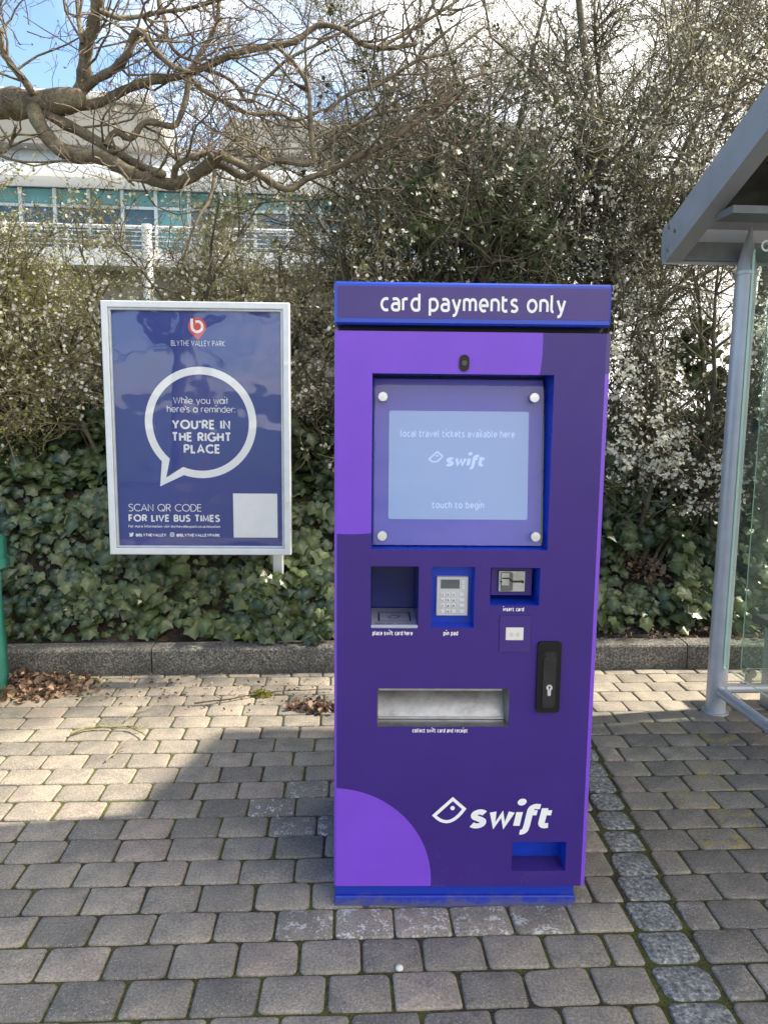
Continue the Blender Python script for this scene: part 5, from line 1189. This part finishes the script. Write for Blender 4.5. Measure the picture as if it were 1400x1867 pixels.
# climbing ivy that fills the lower half of the hedge with dark leaves
def climber(name, label, x, y, w, dep, z0, z1, n, seed, tone, mat=m_ivy, size=(.045, .10)):
    rng = np.random.default_rng(seed); u = rng.uniform(-1, 1, n); v = rng.uniform(0, 1, n)
    top = z0 + (z1 - z0) * (0.80 + 0.20 * np.sin(u * 5 + seed)) * np.sqrt(np.clip(1 - .35 * u * u, 0, 1))
    P = np.stack([x + w * u, y + dep * (v - .3) * 0.5 + rng.normal(0, dep * .28, n) + 0.05 * np.sin(u * 9), z0 + (top - z0) * v], 1)
    P += 0.05 * np.stack([lump(P, 6, seed), lump(P, 6, seed + 1), lump(P, 6, seed + 2)], 1)
    P = P[lump(P, 4.5, seed + 5) > -0.55]; P = P[P[:, 1] > kerb_y(P[:, 0]) + .28]; m = len(P)
    nn = unit(np.array([0.05, -.65, .45]) + rng.normal(0, .42, (m, 3))); dn = np.array([0, -.1, -1.0]) + rng.normal(0, .45, (m, 3)); d = unit(dn - nn * (dn * nn).sum(1, keepdims=True))
    root = thing(name, label, 'ivy', (x, y, z0), 0, 'ivy climbing through the hedge')
    loc = np.array([x, y, z0]); t = np.clip(tone + .22 * lump(P, 4, seed + 3) + rng.normal(0, .2, m), 0, 1)
    scatter('leaves', IVY_V, IVY_F, P - loc, d, nn, rng.uniform(*size, m), mat, root, t, IVY_C)
    B = np.stack([rng.uniform(-w, w, 22), rng.uniform(-.1, .25, 22), np.zeros(22)], 1)
    Q = wander(B, np.tile([0, 0.02, 1.0], (22, 1)), rng.uniform(.6, 1.0, 22) * (z1 - z0), 8, .16, np.array([0, 0, .02]), rng)
    tubes_np('stems', [(Q, np.linspace(.009, .003, 8)[None].repeat(22, 0), 5)], m_dkthorn, root)
    return root
climber('climbing_ivy', 'dark ivy climbing the hedge beside the grit bin', -2.75, 5.05, .75, .34, .80, 1.62, 1500, 501, .28)
climber('climbing_ivy', 'shaded ivy climbing the hedge behind the notice board', -1.40, 5.05, .80, .34, .80, 1.62, 1500, 502, .22)
climber('climbing_ivy', 'large leaved shaded ivy in the gap between notice board and ticket machine', -0.20, 5.00, .62, .32, .75, 1.72, 1500, 503, .24)
climber('climbing_ivy', 'ivy hidden low behind the ticket machine', 0.75, 5.25, .6, .34, .80, 2.05, 1300, 504, .16)
climber('climbing_ivy', 'dark ivy under the white blossom beside the shelter post', 1.55, 5.02, .60, .30, .60, 1.42, 1500, 505, .14)
climber('climbing_ivy', 'ivy seen through the shelter glass', 2.50, 5.45, .85, .34, .70, 2.2, 1900, 506, .2)
climber('climbing_ivy', 'fresh green ivy crown high in the hedge behind the ticket machine heading', 0.62, 5.15, .50, .35, 2.50, 3.15, 900, 507, .45, m_dleaf, (.05, .09))
climber('climbing_ivy', 'small clump of green ivy high on the thorn tree beside the shelter roof', 1.98, 5.85, .20, .25, 2.65, 3.05, 220, 508, .6, m_dleaf, (.05, .09))

# fallen leaves
DL_V = [(0, 0, 0), (.34, .35, .16), (.22, .8, .02), (0, 1, .22), (-.25, .75, .20), (-.34, .3, -.02), (0, .5, -.06)]
DL_F = [(6, k, (k + 1) % 6) for k in range(6)]
def leaf_pile(name, label, x, y, rx, ry, h, n, seed, size=(.025, .055), kind='stuff', cover=None):
    rng = np.random.default_rng(seed); a = rng.uniform(0, 2 * pi, n); r = np.sqrt(rng.random(n)) * rng.uniform(.75, 1.1, n)
    P = np.stack([x + rx * r * np.cos(a), y + ry * r * np.sin(a), 0.004 + h * np.clip(1 - r, 0, 1) * rng.random(n) + .004], 1)
    if cover is not None: P[:, 2] += cover(P[:, 0], P[:, 1])
    P = P[(P[:, 1] < kerb_y(P[:, 0]) - .008)] if cover is None else P; m = len(P)
    return tag(scatter(name, DL_V, DL_F, P, rand_dirs(m, rng, (0, 0, 0)) * [1, 1, .3], rand_dirs(m, rng, (0, 0, 1.2)), rng.uniform(*size, m), m_dead, None, rng.random(m) ** 1.3), label, 'fallen leaves', kind=kind)
leaf_pile('fallen_leaves', 'heap of curled brown leaves drifted between the grit bin and the kerb', -1.86, 3.86, .36, .20, .06, 620, 601)
leaf_pile('fallen_leaves', 'small drift of dead leaves against the left side of the ticket machine', -0.30, 3.62, .17, .07, .03, 150, 602)
lp_ = leaf_pile('leaf_scatter', 'dead leaf crumbs scattered over the pavers near the kerb', -.9, 3.85, 1.1, .28, .004, 260, 603, (.010, .026))
leaf_pile('leaf_litter', 'brown leaf litter lying in the gap in the right hand ivy', 1.74, 4.95, .24, .26, .03, 420, 604, (.03, .065), cover=lambda x, y: bank_z(x, y))
leaf_pile('soil_litter', 'dead leaves and stalks on the bare soil strip behind the kerb', -.2, 4.42, 3.6, .09, .012, 900, 605, (.014, .04), cover=lambda x, y: bank_z(x, np.maximum(y - 4.42 + kerb_y(x) + .235, kerb_y(x) + .13)) + 0 * (y))

# moss, twigs, a pebble
m_moss, t, b = new_mat('yellow_green_moss')
L(t, ramp(t, noise(t, 120, 3, .7), [(.3, (.060, .065, .008)), (.7, (.27, .25, .035))]), b.inputs['Base Color']); b.inputs['Roughness'].default_value = .95; bump(t, b, noise(t, 160, 2), 1.0, .02)
def moss(name, label, p, r, h, seed):
    rng = np.random.default_rng(seed); n = int(140 * r / .05); a = rng.uniform(0, 2 * pi, n); q = np.sqrt(rng.random(n))
    P = np.stack([r * q * np.cos(a), r * .55 * q * np.sin(a), h * (1 - q * q) + rng.normal(0, .003, n)], 1)
    V = [(0, 0, h)]; NR = 18
    for j in range(1, 5): V += [(r * j / 4 * cos(2 * pi * k / NR) * (1 + .12 * sin(3 * k + j)), r * .55 * j / 4 * sin(2 * pi * k / NR) * (1 + .15 * cos(2.3 * k)), h * (1 - (j / 4) ** 2) + .003 * sin(k * 5 + j) - .002) for k in range(NR)]
    fs = [(0, 1 + k, 1 + (k + 1) % NR) for k in range(NR)] + [(1 + j * NR + k, 1 + (j + 1) * NR + k, 1 + (j + 1) * NR + (k + 1) % NR, 1 + j * NR + (k + 1) % NR) for j in range(3) for k in range(NR)]
    mb = MB(); mb.add(V, fs, 0, True)
    L0 = scatter('moss_sprig_tmp', LEAF_V, LEAF_F, P, rand_dirs(n, rng, (0, 0, 1)), rand_dirs(n, rng, (0, 0, .6)), rng.uniform(.008, .014, n), m_moss)
    co = np.empty(len(L0.data.vertices) * 3, np.float32); L0.data.vertices.foreach_get('co', co)
    mb.add(co.reshape(-1, 3).tolist(), [list(f.vertices) for f in L0.data.polygons]); bpy.data.objects.remove(L0)
    return tag(mb.build(name, m_moss, None, tuple(p)), label, 'moss', kind='thing')
g = ground_pt(477, 1268); moss('moss_cushion', 'bright yellow green moss cushion lying on the sunlit pavers', g, .062, .028, 701)
g = ground_pt(166, 1244); moss('moss_cushion', 'dull green moss clump at the end of the leaf heap', g, .05, .018, 702)
mp = at(1385, 1072, 4.75); moss('moss_cushion', 'yellow moss patch on the bank seen through the shelter glass', (mp[0], mp[1], float(bank_z(mp[0], mp[1])) + .03), .14, .05, 703)

m_stick = bark('pale_stick', (.10, .08, .06), (.22, .185, .14), (.30, .27, .16), 30)
m_lichen = bark('lichened_stick', (.10, .09, .05), (.24, .23, .09), (.36, .35, .14), 30)
def stick(label, pix, r, mat, side=(), z=.008):
    P = [ground_pt(*q) for q in pix]; o = P[0]; mb = MB()
    Q = np.array(resample([tuple(p) for p in P], 14)[0]) if False else np.array([[np.interp(s, np.linspace(0, 1, len(P)), [p[k] for p in P]) for k in range(3)] for s in np.linspace(0, 1, 14)])
    Q[:, 2] = z + r + .006 * np.abs(np.sin(np.arange(14) * .9)); Q[:, 0] += .004 * np.sin(np.arange(14) * 1.7)
    mb.tube(Q - o, list(np.linspace(r, r * .45, 14)), 7)
    for (i, dx, dy, dz) in side:
        b0 = Q[i] - o; mb.tube([b0, b0 + np.array([dx * .5, dy * .5, dz * .7]), b0 + np.array([dx, dy, dz])], [r * .55, r * .4, r * .2], 5)
    return tag(mb.build('fallen_twig', mat, None, tuple(o)), label, 'twig', 'twigs fallen on the paving')
stick('lichen covered twig lying on the sunlit pavers left of the ticket machine', [(130, 1343), (165, 1333), (200, 1332), (240, 1332), (265, 1348)], .007, m_lichen, [(5, -.04, .02, .012), (9, .06, -.03, .01), (11, .05, .03, .012)])
stick('thin pale forked twig lying in front of the lichened one', [(193, 1392), (210, 1380), (222, 1366), (230, 1361)], .0035, m_stick, [(4, .05, -.01, .02), (8, .035, .05, .02)])
stick('long thin curved twig on the pavers behind the lichened one', [(228, 1318), (245, 1305), (270, 1296), (292, 1293)], .003, m_stick, [(9, .03, .05, .006)])
stick('long dark twig lying beside the moss cushion', [(355, 1287), (400, 1283), (450, 1274), (500, 1266), (560, 1263), (606, 1262)], .0045, m_dkthorn, [(4, .05, .04, .01), (3, -.05, .01, .02), (2, .03, -.03, .012)])
stick('pale bent stalk leaning on the kerb edge near the grit bin', [(165, 1186), (172, 1170), (176, 1160)], .004, m_stick, z=.16)
g = ground_pt(728, 1767); mb = MB(); n = 12
for j, (q, z) in enumerate(((1, .0), (1.0, .004), (.75, .0085), (.3, .0105))): mb.v += [(.0105 * q * cos(2 * pi * k / n) * (1 + .08 * sin(2 * k)), .0095 * q * sin(2 * pi * k / n), z) for k in range(n)]
for j in range(3):
    for k in range(n): mb.f.append([j * n + k, j * n + (k + 1) % n, (j + 1) * n + (k + 1) % n, (j + 1) * n + k]); mb.mi.append(0); mb.sm.append(True)
mb.f.append(list(range(3 * n, 4 * n))); mb.mi.append(0); mb.sm.append(True)
tag(mb.build('pebble', plain('white_pebble', (.62, .60, .56), .6), None, (g[0], g[1], .001)), 'small white pebble in a joint in front of the ticket machine', 'pebble')

# a bare street tree across the road behind the photographer (it shows only as a reflection in the panes)
st_ = thing('street_tree', 'bare broad trunked tree across the road, reflected in the notice board cover', 'tree', (-3.3, -7.2, -0.15))
rng = np.random.default_rng(88)
tr = wander(np.zeros((1, 3)), np.array([[.06, 0, 1.0]]), np.array([4.2]), 12, .04, np.array([0, 0, .02]), rng)
A = wander(np.repeat(tr[0, 7:11], 3, 0), rng.normal(0, 1, (12, 3)) * [1, 1, .2] + [0, 0, .9], rng.uniform(2.5, 4, 12), 10, .14, np.array([0, 0, .03]), rng)
RA = np.linspace(.13, .03, 10)[None].repeat(12, 0)
P1, R1 = sprout(A, RA, 9, (1.0, 2.0), (.5, 1.2), 8, .2, (0, 0, .03), rng, .1, 1, .03, .008)
P2, R2 = sprout(P1, R1, 7, (.4, 1.0), (.5, 1.2), 6, .2, (0, 0, .02), rng, .1, 1, .010, .003)
tubes_np('trunk', [(tr, np.concatenate([[.46, .36], np.linspace(.33, .22, 10)])[None], 16), (A, RA, 9)], m_bark, st_)
tubes_np('crown', [(P1, R1, 5), (P2, R2, 3)], m_twig, st_)
